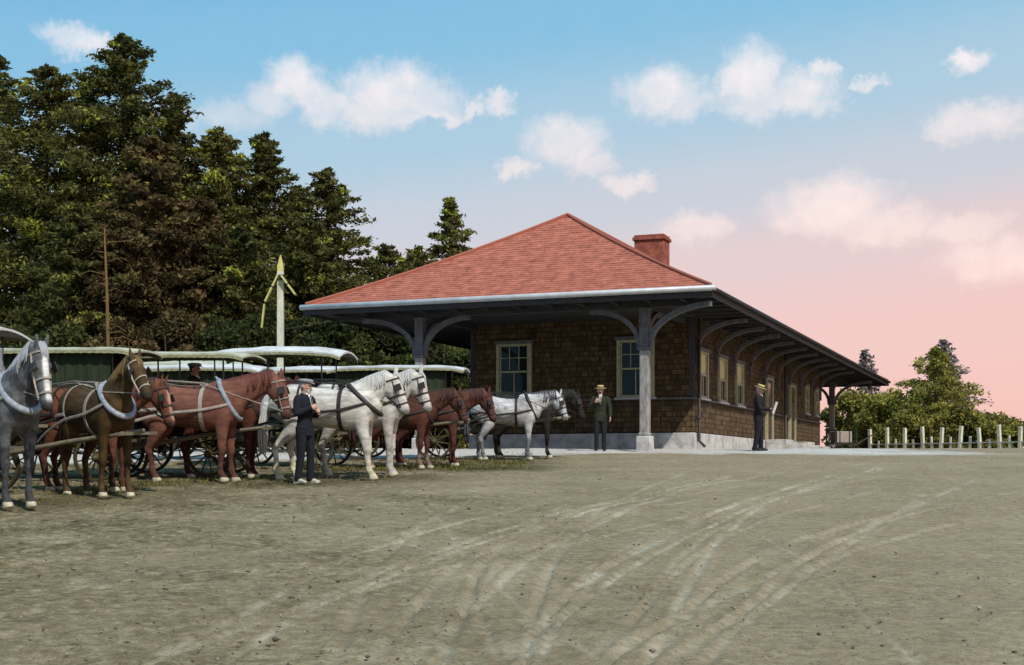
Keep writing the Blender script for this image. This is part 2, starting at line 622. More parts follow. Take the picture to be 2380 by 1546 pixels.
M['hair_grey'] = mat('grey hair', (.42, .42, .42), (.28, .28, .28), 40, .7)
M['shoe'] = mat('black shoe', (.02, .018, .016), None, 20, .45)
M['shoe_dusty'] = mat('dusty pale shoe', (.46, .43, .33), (.33, .30, .23), 20, .8)
M['bark'] = mat('brown bark', (.085, .06, .038), (.035, .025, .017), 7, .95, stretch=(4, 4, .7), bump=.7, bscale=16)
M['bark_orange'] = mat('orange bark', (.19, .115, .042), (.10, .06, .024), 7, .95, stretch=(4, 4, .7), bump=.5)
M['white_paint'] = mat('flaking white paint', (.62, .62, .52), (.44, .44, .34), 7, .7, stretch=(1, 1, .4), bump=.2)
M['sign_yellow'] = mat('yellowed white board', (.55, .54, .20), (.40, .38, .12), 6, .7)
M['sign_black'] = mat('black band paint', (.03, .03, .03), None, 6, .7)
M['fence_paint'] = mat('yellowed whitewash', (.68, .67, .52), (.42, .41, .30), 8, .8, bump=.2)
M['fence_grey'] = mat('grey weathered rail', (.55, .55, .50), (.38, .38, .34), 8, .8, stretch=(.6, 6, 6))

M['fir'] = leaf_mat('dark fir needles', (.050, .054, .022), (.145, .148, .046), (.38, .41, .07), tr=.35)
M['fir_brown'] = leaf_mat('browned needles', (.050, .038, .019), (.185, .135, .060), (.28, .24, .075), tr=.35)
M['fir_olive'] = leaf_mat('olive needles', (.058, .058, .023), (.175, .170, .050), (.46, .48, .07), tr=.35)
M['bush'] = leaf_mat('dark bush leaves', (.036, .044, .019), (.100, .112, .036), (.26, .30, .06), tr=.35)
M['lime'] = leaf_mat('yellow green leaves', (.19, .175, .05), (.40, .375, .085), (.58, .53, .16), tr=.35)
M['grey_fir'] = leaf_mat('greyish needles', (.16, .14, .13), (.28, .25, .23), (.40, .36, .28))
M['grass'] = leaf_mat('dry grass', (.05, .05, .015), (.14, .14, .035), (.30, .27, .08), tr=.3)

# ------------------------------------------------------------------ ground
def coords(segs):
    out = []
    for a, b, n in segs:
        out += list(np.linspace(a, b, n, endpoint=False))
    return np.array(out + [segs[-1][1]])


XS = coords([(-1500, -200, 6), (-200, -40, 10), (-40, -16, 40), (-16, -5, 190), (-5, 5, 310), (5, 16, 190), (16, 40, 40), (40, 200, 10), (200, 1500, 6)])
fine = 6.2 * (44 / 6.2) ** (np.linspace(0, 1, 520))
YS = np.concatenate([coords([(-300, -20, 6), (-20, 2, 12)])[:-1], np.linspace(2, 6.0, 14), fine, np.linspace(44.6, 70, 50), coords([(74, 200, 16), (200, 2500, 10)])])
GX, GY = np.meshgrid(XS, YS)


def fbm(x, y, seed, octs, f0, per=.55):
    """cheap value noise"""
    r = np.random.default_rng(seed)
    out = np.zeros_like(x)
    amp, f, tot = 1.0, f0, 0
    for _ in range(octs):
        T = r.random((256, 256))
        X, Y = x * f + r.random() * 99, y * f + r.random() * 99
        xi, yi = np.floor(X).astype(int), np.floor(Y).astype(int)
        fx, fy = X - xi, Y - yi
        fx, fy = fx * fx * (3 - 2 * fx), fy * fy * (3 - 2 * fy)
        a, b = T[yi % 256, xi % 256], T[yi % 256, (xi + 1) % 256]
        c, d = T[(yi + 1) % 256, xi % 256], T[(yi + 1) % 256, (xi + 1) % 256]
        out += amp * ((a * (1 - fx) + b * fx) * (1 - fy) + (c * (1 - fx) + d * fx) * fy)
        tot += amp
        amp *= per
        f *= 2.03
    return out / tot


TRACKS = [
    [(430, 1600), (680, 1440), (900, 1345), (1150, 1250), (1400, 1185), (1700, 1115), (2000, 1080)],
    [(380, 1520), (620, 1400), (800, 1300), (1000, 1232), (1250, 1175)],
    [(1190, 1600), (1270, 1440), (1350, 1360), (1500, 1275), (1720, 1170), (1950, 1100)],
    [(1230, 1600), (1310, 1440), (1400, 1365), (1560, 1270), (1790, 1165), (2050, 1090)],
    [(1480, 1600), (1560, 1440), (1610, 1350), (1690, 1240), (1830, 1150), (2050, 1085)],
    [(900, 1600), (1070, 1440), (1180, 1345), (1340, 1240), (1560, 1150)],
    [(1220, 1560), (1250, 1400), (1300, 1300), (1390, 1200)],
    [(700, 1420), (880, 1335), (1200, 1220), (1450, 1162), (1700, 1105)],
    [(1300, 1600), (1560, 1450), (1720, 1370), (1900, 1285), (2120, 1180), (2280, 1110)],
    [(300, 1560), (560, 1460), (800, 1385), (1100, 1310), (1300, 1270), (1600, 1200)],
    [(1600, 1600), (1700, 1480), (1830, 1370), (2000, 1250), (2150, 1150)],
]
NMAIN = len(TRACKS)
_r = random.Random(12)
for _k in range(18):       # many older, fainter wheel marks crossing the yard
    x0, x1 = _r.uniform(450, 2100), _r.choice((-1, 1, 1, 1)) * _r.uniform(250, 1000)
    v0 = _r.uniform(1100, 1190)
    b0 = _r.uniform(.3, .9)
    TRACKS.append([(x0 + x1 * 1.0, v0), (x0 + x1 * (.62 - .15 * b0), v0 + 70), (x0 + x1 * (.3 - .15 * b0), v0 + 170), (x0, v0 + 330), (x0 - x1 * .25, v0 + 480)])
def track_pts(px):
    P = [np.array(ground_at(a * .43025, b * .43025)) for a, b in px]
    return np.array(crom(P, 14))


gh = gz(GX, GY)
track = np.zeros_like(GX)
rut = np.zeros_like(GX)
wob = fbm(GX, GY, 5, 3, .8)
inreg = (GY > 4) & (GY < 48) & (np.abs(GX) < 20)
gx, gy = GX[inreg], GY[inreg]
tv, rv = np.zeros_like(gx), np.zeros_like(gx)
for i, t in enumerate(TRACKS):
    P = track_pts(t)
    best = np.full(gx.shape, 9e9)
    for j in range(len(P) - 1):
        a, d = P[j], P[j + 1] - P[j]
        L2 = d.dot(d) + 1e-9
        k = np.clip(((gx - a[0]) * d[0] + (gy - a[1]) * d[1]) / L2, 0, 1)
        dist = (gx - a[0] - k * d[0]) ** 2 + (gy - a[1] - k * d[1]) ** 2
        best = np.minimum(best, dist)
    best = np.sqrt(best)
    wd = .026 + .008 * (i % 3)
    st = (.95, .6, .9, .8, .7, .75, .55, .6, .5, .5, .45)[i] if i < NMAIN else .34
    tv = np.maximum(tv, st * np.exp(-(best / (wd * 1.5)) ** 2))
    rv += -.012 * np.exp(-(best / wd) ** 2) + .007 * np.exp(-((best - wd * 2.0) / (wd * .8)) ** 2)
patchy = fbm(gx, gy, 77, 4, 1.6)
track[inreg] = np.clip(tv * np.clip((patchy - .32) * 3.2, .12, 1), 0, 1)
rut[inreg] = np.clip(rv, -.05, .05)
near = np.clip((48 - GY) / 6, 0, 1) * (GY > 2) * (np.abs(GX) < 24)
churn = np.clip((5.0 - GX + (wob - .5) * 8) / 10, .18, 1)          # the yard is rougher where the teams stand
noise_h = (fbm(GX, GY, 3, 4, .5) - .5) * .09 + (fbm(GX, GY, 8, 4, 6.0, .7) - .5) * .075 * churn
gh = gh + near * (rut + noise_h)
# pale gravel drive along the station
line = 34.2 + (GX - 2.2) * np.where(GX < 2.2, .42, .02) + (fbm(GX, GY, 21, 4, .7) - .5) * 1.8
gravel = np.clip((GY - line) / .9, 0, 1) * np.clip((46 - GY) / 3, 0, 1)
gravel = np.maximum(gravel, np.clip((GY - 33.6) / .9, 0, 1) * np.clip((GX - 6) / 2, 0, 1) * np.clip((75 - GY) / 6, 0, 1)) * np.clip((12.5 - GX + (wob - .5) * 6) / 3.5, 0, 1)
# thin weeds under the row of wagons, with the shade beneath painted in
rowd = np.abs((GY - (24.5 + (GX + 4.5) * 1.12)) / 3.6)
grass_shade = np.clip(1.25 - rowd, 0, 1) * np.clip(1.5 - GX, 0, 1) * np.clip(fbm(GX, GY, 31, 4, .7) * 3.0 - .85, 0, 1) * (1 - gravel)
grass_shade = np.maximum(grass_shade, np.clip((GY - 43) / 4, 0, 1) * (1 - np.clip((GX - 6) / 3, 0, 1)))
grass_shade = np.maximum(grass_shade, np.clip((GY - 62) / 6, 0, 1))

nx, ny = len(XS), len(YS)
co = np.stack([GX, GY, gh], -1).reshape(-1, 3)
idx = np.arange(nx * ny).reshape(ny, nx)
fc = np.stack([idx[:-1, :-1], idx[:-1, 1:], idx[1:, 1:], idx[1:, :-1]], -1).reshape(-1, 4)


def np_mesh(name, co, fc, attrs=None, fattrs=None, smooth=False):
    me = bpy.data.meshes.new(name)
    n, k = len(fc), fc.shape[1]
    me.vertices.add(len(co))
    me.vertices.foreach_set('co', co.astype(np.float32).ravel())
    me.loops.add(n * k)
    me.loops.foreach_set('vertex_index', fc.astype(np.int32).ravel())
    me.polygons.add(n)
    me.polygons.foreach_set('loop_start', np.arange(0, n * k, k, dtype=np.int32))
    if smooth:
        me.polygons.foreach_set('use_smooth', np.ones(n, bool))
    me.update(calc_edges=True)
    for nm, a in (attrs or {}).items():
        me.attributes.new(nm, 'FLOAT', 'POINT').data.foreach_set('value', a.astype(np.float32).ravel())
    for nm, a in (fattrs or {}).items():
        me.attributes.new(nm, 'FLOAT', 'FACE').data.foreach_set('value', a.astype(np.float32).ravel())
    return me


gme = np_mesh('ground', co, fc, {'track': track, 'gravel': gravel, 'weeds_shade': grass_shade, 'churn': churn * near}, smooth=True)
gm = bpy.data.materials.new('yard dirt')
gm.use_nodes = True
nt = gm.node_tree
GL = nt.links.new
gb = nt.nodes['Principled BSDF']
gb.inputs['Roughness'].default_value = .95
gb.inputs['Specular IOR Level'].default_value = .1


def gnoise(scale, detail, sx=1.0, sy=1.0):
    t = nt.nodes.new('ShaderNodeTexCoord')
    mp = nt.nodes.new('ShaderNodeMapping')
    mp.inputs['Scale'].default_value = (sx, sy, 1)
    GL(t.outputs['Object'], mp.inputs[0])
    n = nt.nodes.new('ShaderNodeTexNoise')
    n.inputs['Scale'].default_value = scale
    n.inputs['Detail'].default_value = detail
    n.inputs['Roughness'].default_value = .7
    GL(mp.outputs[0], n.inputs['Vector'])
    return n.outputs[0]


def gramp(src, stops):
    r = nt.nodes.new('ShaderNodeValToRGB')
    e = r.color_ramp.elements
    e[0].position, e[1].position = stops[0][0], stops[-1][0]
    e[0].color, e[1].color = (*stops[0][1], 1), (*stops[-1][1], 1)
    for p, c in stops[1:-1]:
        q = e.new(p)
        q.color = (*c, 1)
    GL(src, r.inputs[0])
    return r.outputs[0]


def gattr(n):
    a = nt.nodes.new('ShaderNodeAttribute')
    a.attribute_name = n
    return a.outputs['Fac']


def gmix(f, a, b, blend='MIX', fmul=None):
    m = nt.nodes.new('ShaderNodeMix')
    m.data_type, m.blend_type = 'RGBA', blend
    if isinstance(f, float):
        m.inputs['Factor'].default_value = f
    else:
        GL(f, m.inputs['Factor'])
    for s, k in ((a, 'A'), (b, 'B')):
        if isinstance(s, tuple):
            m.inputs[k].default_value = (*s, 1)
        else:
            GL(s, m.inputs[k])
    return m.outputs['Result']


smooth_dirt = gmix(.5, gramp(gnoise(.45, 8), [(.34, (.185, .147, .092)), (.66, (.35, .296, .208))]), gramp(gnoise(9, 12), [(.34, (.14, .113, .072)), (.5, (.275, .232, .165)), (.66, (.42, .37, .275))]))
rough_dirt = gmix(.55, gramp(gnoise(.8, 8), [(.38, (.062, .046, .022)), (.50, (.165, .135, .078)), (.64, (.31, .262, .172))]), gramp(gnoise(7.5, 12), [(.36, (.045, .035, .02)), (.47, (.135, .112, .068)), (.56, (.26, .225, .155)), (.68, (.44, .40, .305))]))
dirt = gmix(gattr('churn'), smooth_dirt, rough_dirt)
specks = gramp(gnoise(38, 8), [(.34, (.45, .43, .40)), (.46, (.92, .92, .9)), (.60, (1.05, 1.05, 1.05)), (.70, (1.45, 1.45, 1.4))])
dirt = gmix(.8, dirt, specks, 'MULTIPLY')
trm = nt.nodes.new('ShaderNodeMath')
trm.operation = 'MULTIPLY'
GL(gattr('track'), trm.inputs[0])
GL(gramp(gnoise(7, 12), [(.36, (.08, .08, .08)), (.58, (.95, .95, .95))]), trm.inputs[1])
dirt = gmix(trm.outputs[0], dirt, (.47, .435, .36))
grav = gramp(gnoise(9, 8), [(.3, (.31, .30, .29)), (.5, (.46, .455, .455)), (.7, (.58, .575, .575))])
dirt = gmix(gattr('gravel'), dirt, grav)
shaded_weed = gramp(gnoise(5, 8), [(.35, (.030, .027, .014)), (.55, (.064, .056, .026)), (.7, (.11, .10, .045))])  # dark weed tone also carries the shade under wagons and horses
dirt = gmix(gattr('weeds_shade'), dirt, shaded_weed)
GL(gmix(1.0, dirt, (1.02, .985, .915), 'MULTIPLY'), gb.inputs['Base Color'])
bpn = nt.nodes.new('ShaderNodeBump')
bpn.inputs['Strength'].default_value = 1.0
bpn.inputs['Distance'].default_value = .03
GL(gnoise(11, 12), bpn.inputs['Height'])
GL(bpn.outputs[0], gb.inputs['Normal'])
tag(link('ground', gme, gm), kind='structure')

# ------------------------------------------------------------------ the station
BASE = EYE + 1.09
st = empty('railway_station', (5.18, 39.7, BASE), R(-21.33))
tag(st, 'long brown shingled railway station under a wide red hipped roof', 'station')
EX0, EX1, EY0, EY1 = -9.84, 1.71, -5.0, 34.4     # the eaves
WX0, WY1 = -6.9, 23.0                            # the walls
EZ, RISE, HALF = 3.466, 3.12, 5.775
SOFF = 3.28

w = MB()
w.box((WX0 / 2, .11, SOFF / 2), (-WX0, .22, SOFF))
w.build('front_wall', M['shingle'], st)
w = MB()
w.box((-.11, (.22 + WY1 - .22) / 2, SOFF / 2), (.22, WY1 - .44, SOFF))
w.build('side_wall', M['shingle'], st)
w = MB()
w.box((WX0 + .11, WY1 / 2, SOFF / 2), (.22, WY1 - .44, SOFF))
w.build('side_wall', M['shingle'], st)
w = MB()
w.box((WX0 / 2, WY1 - .11, SOFF / 2), (-WX0, .22, SOFF))
w.build('rear_wall', M['shingle'], st)
w = MB()
w.box((WX0 / 2, WY1 / 2, -.45), (-WX0 + .10, WY1 + .10, .86), mi=0)
w.build('foundation', M['stone'], st, bevel=.02)
w = MB()
w.box((WX0 / 2, -.027, .965), (-WX0 + .1, .05, .05))
w.box((.027, WY1 / 2 + .03, .965), (.05, WY1 - .02, .05))
w.build('belt_course', M['grey_trim'], st)
for x in (-.06, WX0 + .06):
    w = MB()
    w.box((x, -.012, SOFF / 2 + .49), (.13, .02, SOFF - 1.0))
    w.build('corner_board', M['dark_trim'], st)
w = MB()
w.box((.012, .05, SOFF / 2 + .49), (.02, .13, SOFF - 1.0))
w.build('corner_board', M['dark_trim'], st)

# roof with a slight sweep at the eaves, shingle courses as real steps
rv, rf, ruv = [], [], []
N = 36
cx = (EX0 + EX1) / 2
for k in range(N):
    for part in (0, 1):
        d0 = HALF * (k + part) / N
        t = d0 / HALF
        z = EZ + RISE * (.85 * t + .15 * t * t) + (.012 if part == 0 and k else 0)
        ins = d0 - (.0 if part == 0 else -.004)
        x0, x1, y0, y1 = EX0 + ins, EX1 - ins, EY0 + ins, EY1 - ins
        x0, x1 = min(x0, cx), max(x1, cx)
        rv += [(x0, y0, z), (x1, y0, z), (x1, y1, z), (x0, y1, z)]
uvs = []
for k in range(2 * N - 1):
    a, b = k * 4, (k + 1) * 4
    for j in range(4):
        j2 = (j + 1) % 4
        q = (a + j, a + j2, b + j2, b + j)
        rf.append(q)
        for i in q:
            p = rv[i]
            lvl = i // 8 * HALF / N * 1.13 + (i // 4 % 2) * HALF / N * 1.13
            uvs.append((p[0] if j in (0, 2) else p[1], lvl))
me = bpy.data.meshes.new('roof')
me.from_pydata(rv, [], rf)
ul = me.uv_layers.new(name='UVMap')
ul.data.foreach_set('uv', np.array(uvs, np.float32).ravel())
me.update()
roof = link('roof', me, M['roofing'], st)
cap = MB()
def roofz(d):
    t = d / HALF
    return EZ + RISE * (.85 * t + .15 * t * t)
def hip(x, y, sx, sy):
    return [(x + sx * d, y + sy * d, roofz(d) + .03) for d in np.linspace(.05, HALF, 20)]
for (x, y, sx, sy) in ((EX0, EY0, 1, 1), (EX1, EY0, -1, 1), (EX0, EY1, 1, -1), (EX1, EY1, -1, -1)):
    cap.tube(hip(x, y, sx, sy), [.05] * 20, 6)
cap.tube([(cx, EY0 + HALF, EZ + RISE + .02), (cx, EY1 - HALF, EZ + RISE + .02)], [.06, .06], 6)
cap.build('ridge_cap', M['roofing'], roof)
ch = MB()
cyy = EY0 + 15.2
ch.box((cx, cyy, EZ + RISE + .0), (1.10, .85, 1.3))
ch.box((cx, cyy, EZ + RISE + .71), (1.22, .97, .12))
ch.box((cx, cyy, EZ + RISE + .81), (1.12, .87, .08))
ch.build('chimney', M['brick'], st, bevel=.02)

so = MB()
for (x0, x1, y0, y1) in ((EX0, EX1, EY0, EY1),):
    so.box(((x0 + x1) / 2, (y0 + y1) / 2, SOFF + .03), (x1 - x0 - .1, y1 - y0 - .1, .06))
so.build('soffit', M['dark_trim'], st)
fa = MB()
fz, fh = (EZ + SOFF - .06) / 2 - .01, EZ - SOFF + .06
fa.box((cx, EY0 + .025, fz), (EX1 - EX0, .05, fh))
fa.box((cx, EY1 - .025, fz), (EX1 - EX0, .05, fh))
fa.box((EX0 + .025, (EY0 + EY1) / 2, fz), (.05, EY1 - EY0 - .1, fh))
fa.box((EX1 - .025, (EY0 + EY1) / 2, fz), (.05, EY1 - EY0 - .1, fh))
fa.build('fascia', M['dark_trim'], st)
gu = MB()
gu.tube([(EX0 - .05, EY0 - .06, EZ - .05), (EX1 + .10, EY0 - .06, EZ - .05)], [(.075, .075)] * 2, 10, lat=(0, 1, 0))
gu.build('gutter', M['gutter'], st, smooth=True)
gu = MB()
gu.tube([(EX1 + .055, EY0 - .10, EZ - .07), (EX1 + .055, EY1, EZ - .07)], [(.055, .055)] * 2, 10, lat=(1, 0, 0))
gu.build('gutter', M['dark_trim'], st, smooth=True)
for y in np.arange(EY0 + .9, EY1 - .4, .9):
    raf = MB()
    raf.box((EX1 / 2 + .06, y, SOFF - .045), (EX1 - .22, .07, .09))
    raf.build('rafter', M['dark_trim'], st)
for x in np.arange(EX0 + .8, EX1 - .3, .9):
    raf = MB()
    raf.box((x, EY0 + .45, SOFF - .045), (.07, .7, .09))
    raf.build('rafter', M['dark_trim'], st)

CY = -4.15
be = MB()
be.box((cx, CY, 3.20), (EX1 - EX0 - 1.2, .22, .2))
be.box((-.25, CY / 2 - .06, 3.19), (.2, -CY - .34, .17))
be.box((WX0 + .25, CY / 2 - .06, 3.19), (.2, -CY - .34, .17))
be.build('porch_beam', M['dark_trim'], st)


def arc_bracket(mb, p, out, up, reach, rise, w=.09, d=.12, seg=14, wave=.12):
    """a sawn curved brace: starts upright at p, sweeps out under the eave"""
    p, out, up = Vector(p), Vector(out).normalized(), Vector(up)
    lat = out.cross(up)
    pts = []
    for i in range(seg + 1):
        a = math.pi / 2 * i / seg
        x = reach * (1 - math.cos(a)) ** 1.05
        z = rise * math.sin(a) ** .92
        pts.append((x, z))
    vs, fs = [], []
    for i, (x, z) in enumerate(pts):
        x0, z0 = pts[max(i - 1, 0)]
        x1, z1 = pts[min(i + 1, seg)]
        t = Vector((x1 - x0, z1 - z0)).normalized()
        nrm = Vector((-t.y, t.x))
        for sgn, sl in ((-1, -1), (1, -1), (1, 1), (-1, 1)):
            q = Vector((x, z)) + nrm * sgn * d / 2
            vs.append(p + out * q.x + up * q.y + lat * sl * w / 2)
    for i in range(seg):
        for j in range(4):
            fs.append((i * 4 + j, i * 4 + (j + 1) % 4, i * 4 + 4 + (j + 1) % 4, i * 4 + 4 + j))
    fs += [(3, 2, 1, 0), tuple(seg * 4 + i for i in range(4))]
    mb.add(vs, fs)


UP = (0, 0, 1)


def column(x, y, corner_dir, label=None):
    c = MB()
    c.box((x, y, .90), (.245, .245, 2.22))
    c.box((x, y, -.165), (.29, .29, .09))
    o = c.build('column', M['pale_post'], st, bevel=.03)
    c = MB()
    c.box((x, y, 2.04), (.33, .33, .07))
    c.box((x, y, 2.585), (.25, .25, 1.02))
    c.box((x, y, 3.075), (.31, .31, .05))
    c.build('column_head', M['grey_trim'], o, bevel=.015)
    for dr, reach in ((corner_dir[0], corner_dir[1]), ((corner_dir[2], 0, 0), 1.35), ((0, 1, 0), 1.3)):
        a = MB()
        dr = Vector(dr).normalized()
        arc_bracket(a, Vector((x, y, 2.02)) + dr * .14, dr, UP, reach, 1.04, .12, .13)
        a.build('brace', M['grey_trim'], o)
    pd = MB()
    pd.box((x, y, -.55), (.40, .40, .68), taper=.94)
    pd.build('pedestal', M['stone'], st, bevel=.03)
    return o


column(-.25, CY, ((1.75, -.60, 0), 1.85, -1))
column(WX0 + .25, CY, ((-1, -.1, 0), 1.55, 1))
column(-.25, 28.2, ((1, .15, 0), 1.7, -1))
column(WX0 + .25, 28.2, ((-1, 0, 0), 1.7, 1))

for i in range(10):
    a = MB()
    y = .28 + 2.5 * i
    if y < WY1:
        a.bar((.05, y, 1.95), (.05, y, 2.5), .1, .09)
        arc_bracket(a, (.07, y, 2.42), (1, 0, 0), UP, 1.42, .74, .10, .11)
        a.build('eave_brace', M['grey_trim'], st)


def window(x, y, z0, z1, wd, face, blind=0.0, gridtop=True, name='window'):
    """face 'f' looks out of the front wall, 's' out of the side wall"""
    f = MB()

    def P(a, dpt, z):
        return (x + a, y - dpt, z) if face == 'f' else (x + dpt, y + a, z)

    def bx(mb, a, dpt, z, sa, sd, sz):
        mb.box(P(a, dpt, z), (sa, sd, sz) if face == 'f' else (sd, sa, sz))
    h = z1 - z0
    bx(f, -wd / 2 + .05, .04, (z0 + z1) / 2, .10, .08, h)
    bx(f, wd / 2 - .05, .04, (z0 + z1) / 2, .10, .08, h)
    bx(f, 0, .04, z1 - .02, wd - .2, .08, .04)
    bx(f, 0, .04, z0 + .02, wd - .2, .08, .04)
    o = f.build('window', M['casing'], st)
    f = MB()
    bx(f, 0, .05, z1 + .055, wd + .1, .11, .10)
    f.build('lintel', M['grey_trim'], o)
    f = MB()
    bx(f, 0, .06, z0 - .035, wd + .12, .14, .06)
    f.build('sill', M['sill'], o)
    f = MB()
    zm = (z0 + z1) / 2
    iw = wd - .22
    for zc in (z0 + .035, z1 - .035):
        bx(f, 0, .025, zc, iw, .04, .06)
    bx(f, 0, .03, zm, iw, .05, .05)
    for a in (-iw / 2 + .02, iw / 2 - .02):
        bx(f, a, .025, zm, .04, .04, h - .13)
    if gridtop:
        for a in (-iw / 6, iw / 6):
            bx(f, a, .02, (zm + z1) / 2, .022, .03, h / 2 - .09)
        bx(f, 0, .02, (zm + z1) / 2, iw - .09, .026, .022)
    bx(f, 0, .02, (zm + z0) / 2, .024, .03, h / 2 - .09)
    f.build('sash', M['casing'], o)
    f = MB()
    bx(f, 0, .006, zm, iw, .008, h - .04)
    f.build('pane', M['glass'], o)
    if blind:
        f = MB()
        bx(f, -.0, .0135, z1 - .06 - h * blind / 2, iw - .09, .005, h * blind)
        f.build('blind', M['blind'], o)
    return o


window(-5.48, 0, 1.02, 2.68, 1.13, 'f')
window(-1.70, 0, 1.02, 2.68, 1.13, 'f')
for yy in (1.05, 3.55, 6.05):
    window(0, yy, 1.02, 2.36, 1.1, 's', blind=.42, gridtop=False)
for yy in (19.3, 21.8):
    window(0, yy, 1.25, 2.36, .8, 's', gridtop=False)


def door(y, wd=1.15, h=2.2):
    d = MB()
    d.box((.02, y, h / 2), (.04, wd - .2, h - .06))
    for z in (.5, 1.15):
        d.box((.045, y, z), (.015, wd - .5, .45))
    o = d.build('door', M['door'], st)
    f = MB()
    for a in (-1, 1):
        f.box((.05, y + a * (wd / 2 - .05), h / 2), (.1, .1, h))
    f.box((.05, y, h - .025), (.1, wd - .2, .05))
    f.build('door_casing', M['casing'], o)
    f = MB()
    f.box((.055, y, h + .055), (.11, wd + .1, .10))
    f.build('lintel', M['grey_trim'], o)
    f = MB()
    f.box((.045, y, 1.75), (.012, wd - .5, .55))
    f.build('pane', M['glass'], o)
    k = MB()
    k.lathe([(.001, 0), (.03, .012), (.034, .03), (.02, .05), (.001, .055)], 10, (.045, y - .35, 1.02), M=Euler((0, R(90), 0)).to_matrix())
    k.build('handle', M['wire'], o, smooth=True)
    s = MB()
    s.box((.43, y, -.09), (.72, 1.5, .17))
    s.box((.72, y, -.28), (1.3, 1.7, .2))
    s.build('step', M['stone'], st, bevel=.015)


door(11.1)
door(15.8, 1.2)
dp = MB()
dp.tube([(.12, .20, SOFF - .02), (.12, .20, -.25), (.30, .16, -.42)], [.045] * 3, 8, lat=(1, 0, 0))
for z in (.4, 1.6, 2.7):
    dp.box((.10, .20, z), (.12, .13, .05))
dp.build('downspout', M['wire'], st, smooth=True)
dp = MB()
dp.tube([(.12, 13.9, SOFF - .02), (.12, 13.9, -.25), (.30, 13.9, -.42)], [.045] * 3, 8, lat=(1, 0, 0))
dp.build('downspout', M['wire'], st, smooth=True)
ly = MB()
ly.lathe([(.02, 0), (.07, .02), (.09, .2), (.05, .26), (.02, .3)], 10, (1.2, 30.5, 2.84))
ly.bar((1.2, 30.5, 3.12), (1.2, 30.5, 3.28), .02)
ly.build('lantern', M['wire'], st)


def swp(lx, ly, z=0):
    """a point of the station's own frame in world coordinates"""
    c, s = math.cos(R(-21.33)), math.sin(R(-21.33))
    return (5.18 + lx * c - ly * s, 39.7 + lx * s + ly * c, z)


# ------------------------------------------------------------------ crossing sign, hand truck
px, py = (280.5 - 512) / FPX * 40.5, 40.5
sg = empty('crossing_sign', (px, py, float(gz(px, py)) - .03))
tag(sg, 'tall white railway crossing post with two slanting boards beside the roof', 'sign')
q = MB()
q.box((0, 0, 2.6), (.20, .18, 5.2), taper=.92)
q.build('post', M['white_paint'], sg, bevel=.015)
q = MB()
q.box((0, 0, 5.28), (.17, .15, .16))
q.box((0, 0, 5.52), (.17, .15, .32), taper=.15)
q.build('finial', M['sign_yellow'], sg)
for a, b in (((-.05, -.13, 5.08), (-.42, -.15, 4.30)), ((.05, -.13, 5.06), (.46, -.13, 4.50))):
    q = MB()
    q.bar(a, b, .05, .25)
    o = q.build('board', M['sign_yellow'], sg, bevel=.01)
    c = MB()
    m0 = Vector(a).lerp(Vector(b), .42)
    m1 = Vector(a).lerp(Vector(b), .47)
    c.bar(m0, m1, .056, .26)
    c.build('board_band', M['sign_black'], o)
q = MB()
q.bar((-.44, -.15, 4.24), (-.52, -.15, 3.55), .035, .15)
q.build('board_tail', M['sign_yellow'], sg)
q = MB()
q.box((0, -.07, 5.02), (.24, .10, .16))
q.build('bracket', M['sign_black'], sg)
q = MB()
q.tube([(0, 0, 3.5), (1.6, 2.5, 4.1)], [.012, .012], 5)
q.tube([(0, 0, 3.4), (-1.9, 3.4, .1)], [.012, .012], 5)
q.build('guy_wire', M['wire'], sg)

bx_, by_, _ = swp(.55, 25.6)
tr = empty('baggage_cart', (bx_, by_, float(gz(bx_, by_)) - .05), R(20))
tag(tr, 'dark iron wheeled baggage cart with raised handle by the far porch', 'baggage cart')
q = MB()
q.box((0, 0, .62), (1.3, .8, .08))
for x in (-.55, .55):
    q.bar((x, -.35, .66), (x, -.35, 1.25), .05)
    q.bar((x, .35, .66), (x, .35, 1.25), .05)
q.box((-.55, 0, 1.22), (.05, .76, .06))
q.box((.55, 0, 1.22), (.05, .76, .06))
q.build('bed', M['wagon_dark'], tr)
for x in (-.42, .42):
    for y in (-.42, .42):
        q = MB()
        for k in range(8):
            a = k * math.pi / 4
            q.bar((x, y, .29), (x + .25 * math.cos(a), y, .29 + .25 * math.sin(a)), .025)
        q.ring((x, y, .29), .24, .24, (1, 0, 0), (0, 0, 1), .05, .04, 20)
        q.build('wheel', M['wheel_dark'], tr)
q = MB()
q.bar((.6, -.02, .5), (1.95, -.02, 1.18), .05)
q.bar((1.95, -.2, 1.18), (1.95, .16, 1.18), .04)
q.build('handle', M['wire'], tr)
tk = MB()
tk.box((0, 0, .26), (.8, .55, .52))
tk2 = empty('steamer_trunk', (bx_, by_, float(gz(bx_, by_)) - .05 + .66), R(20))
tag(tk2, 'worn pale travelling trunk lying on the baggage cart', 'trunk')
tk.build('trunk_body', M['tan_leather'], tk2, bevel=.03)
tk = MB()
for x in (-.25, .25):
    tk.ring((x, 0, .26), .283, .268, (0, 1, 0), (0, 0, 1), .05, .01, 4)
tk = MB()
for x in (-.25, .25):
    tk.box((x, 0, .26), (.05, .57, .54))
tk.build('strap', M['leather'], tk2)

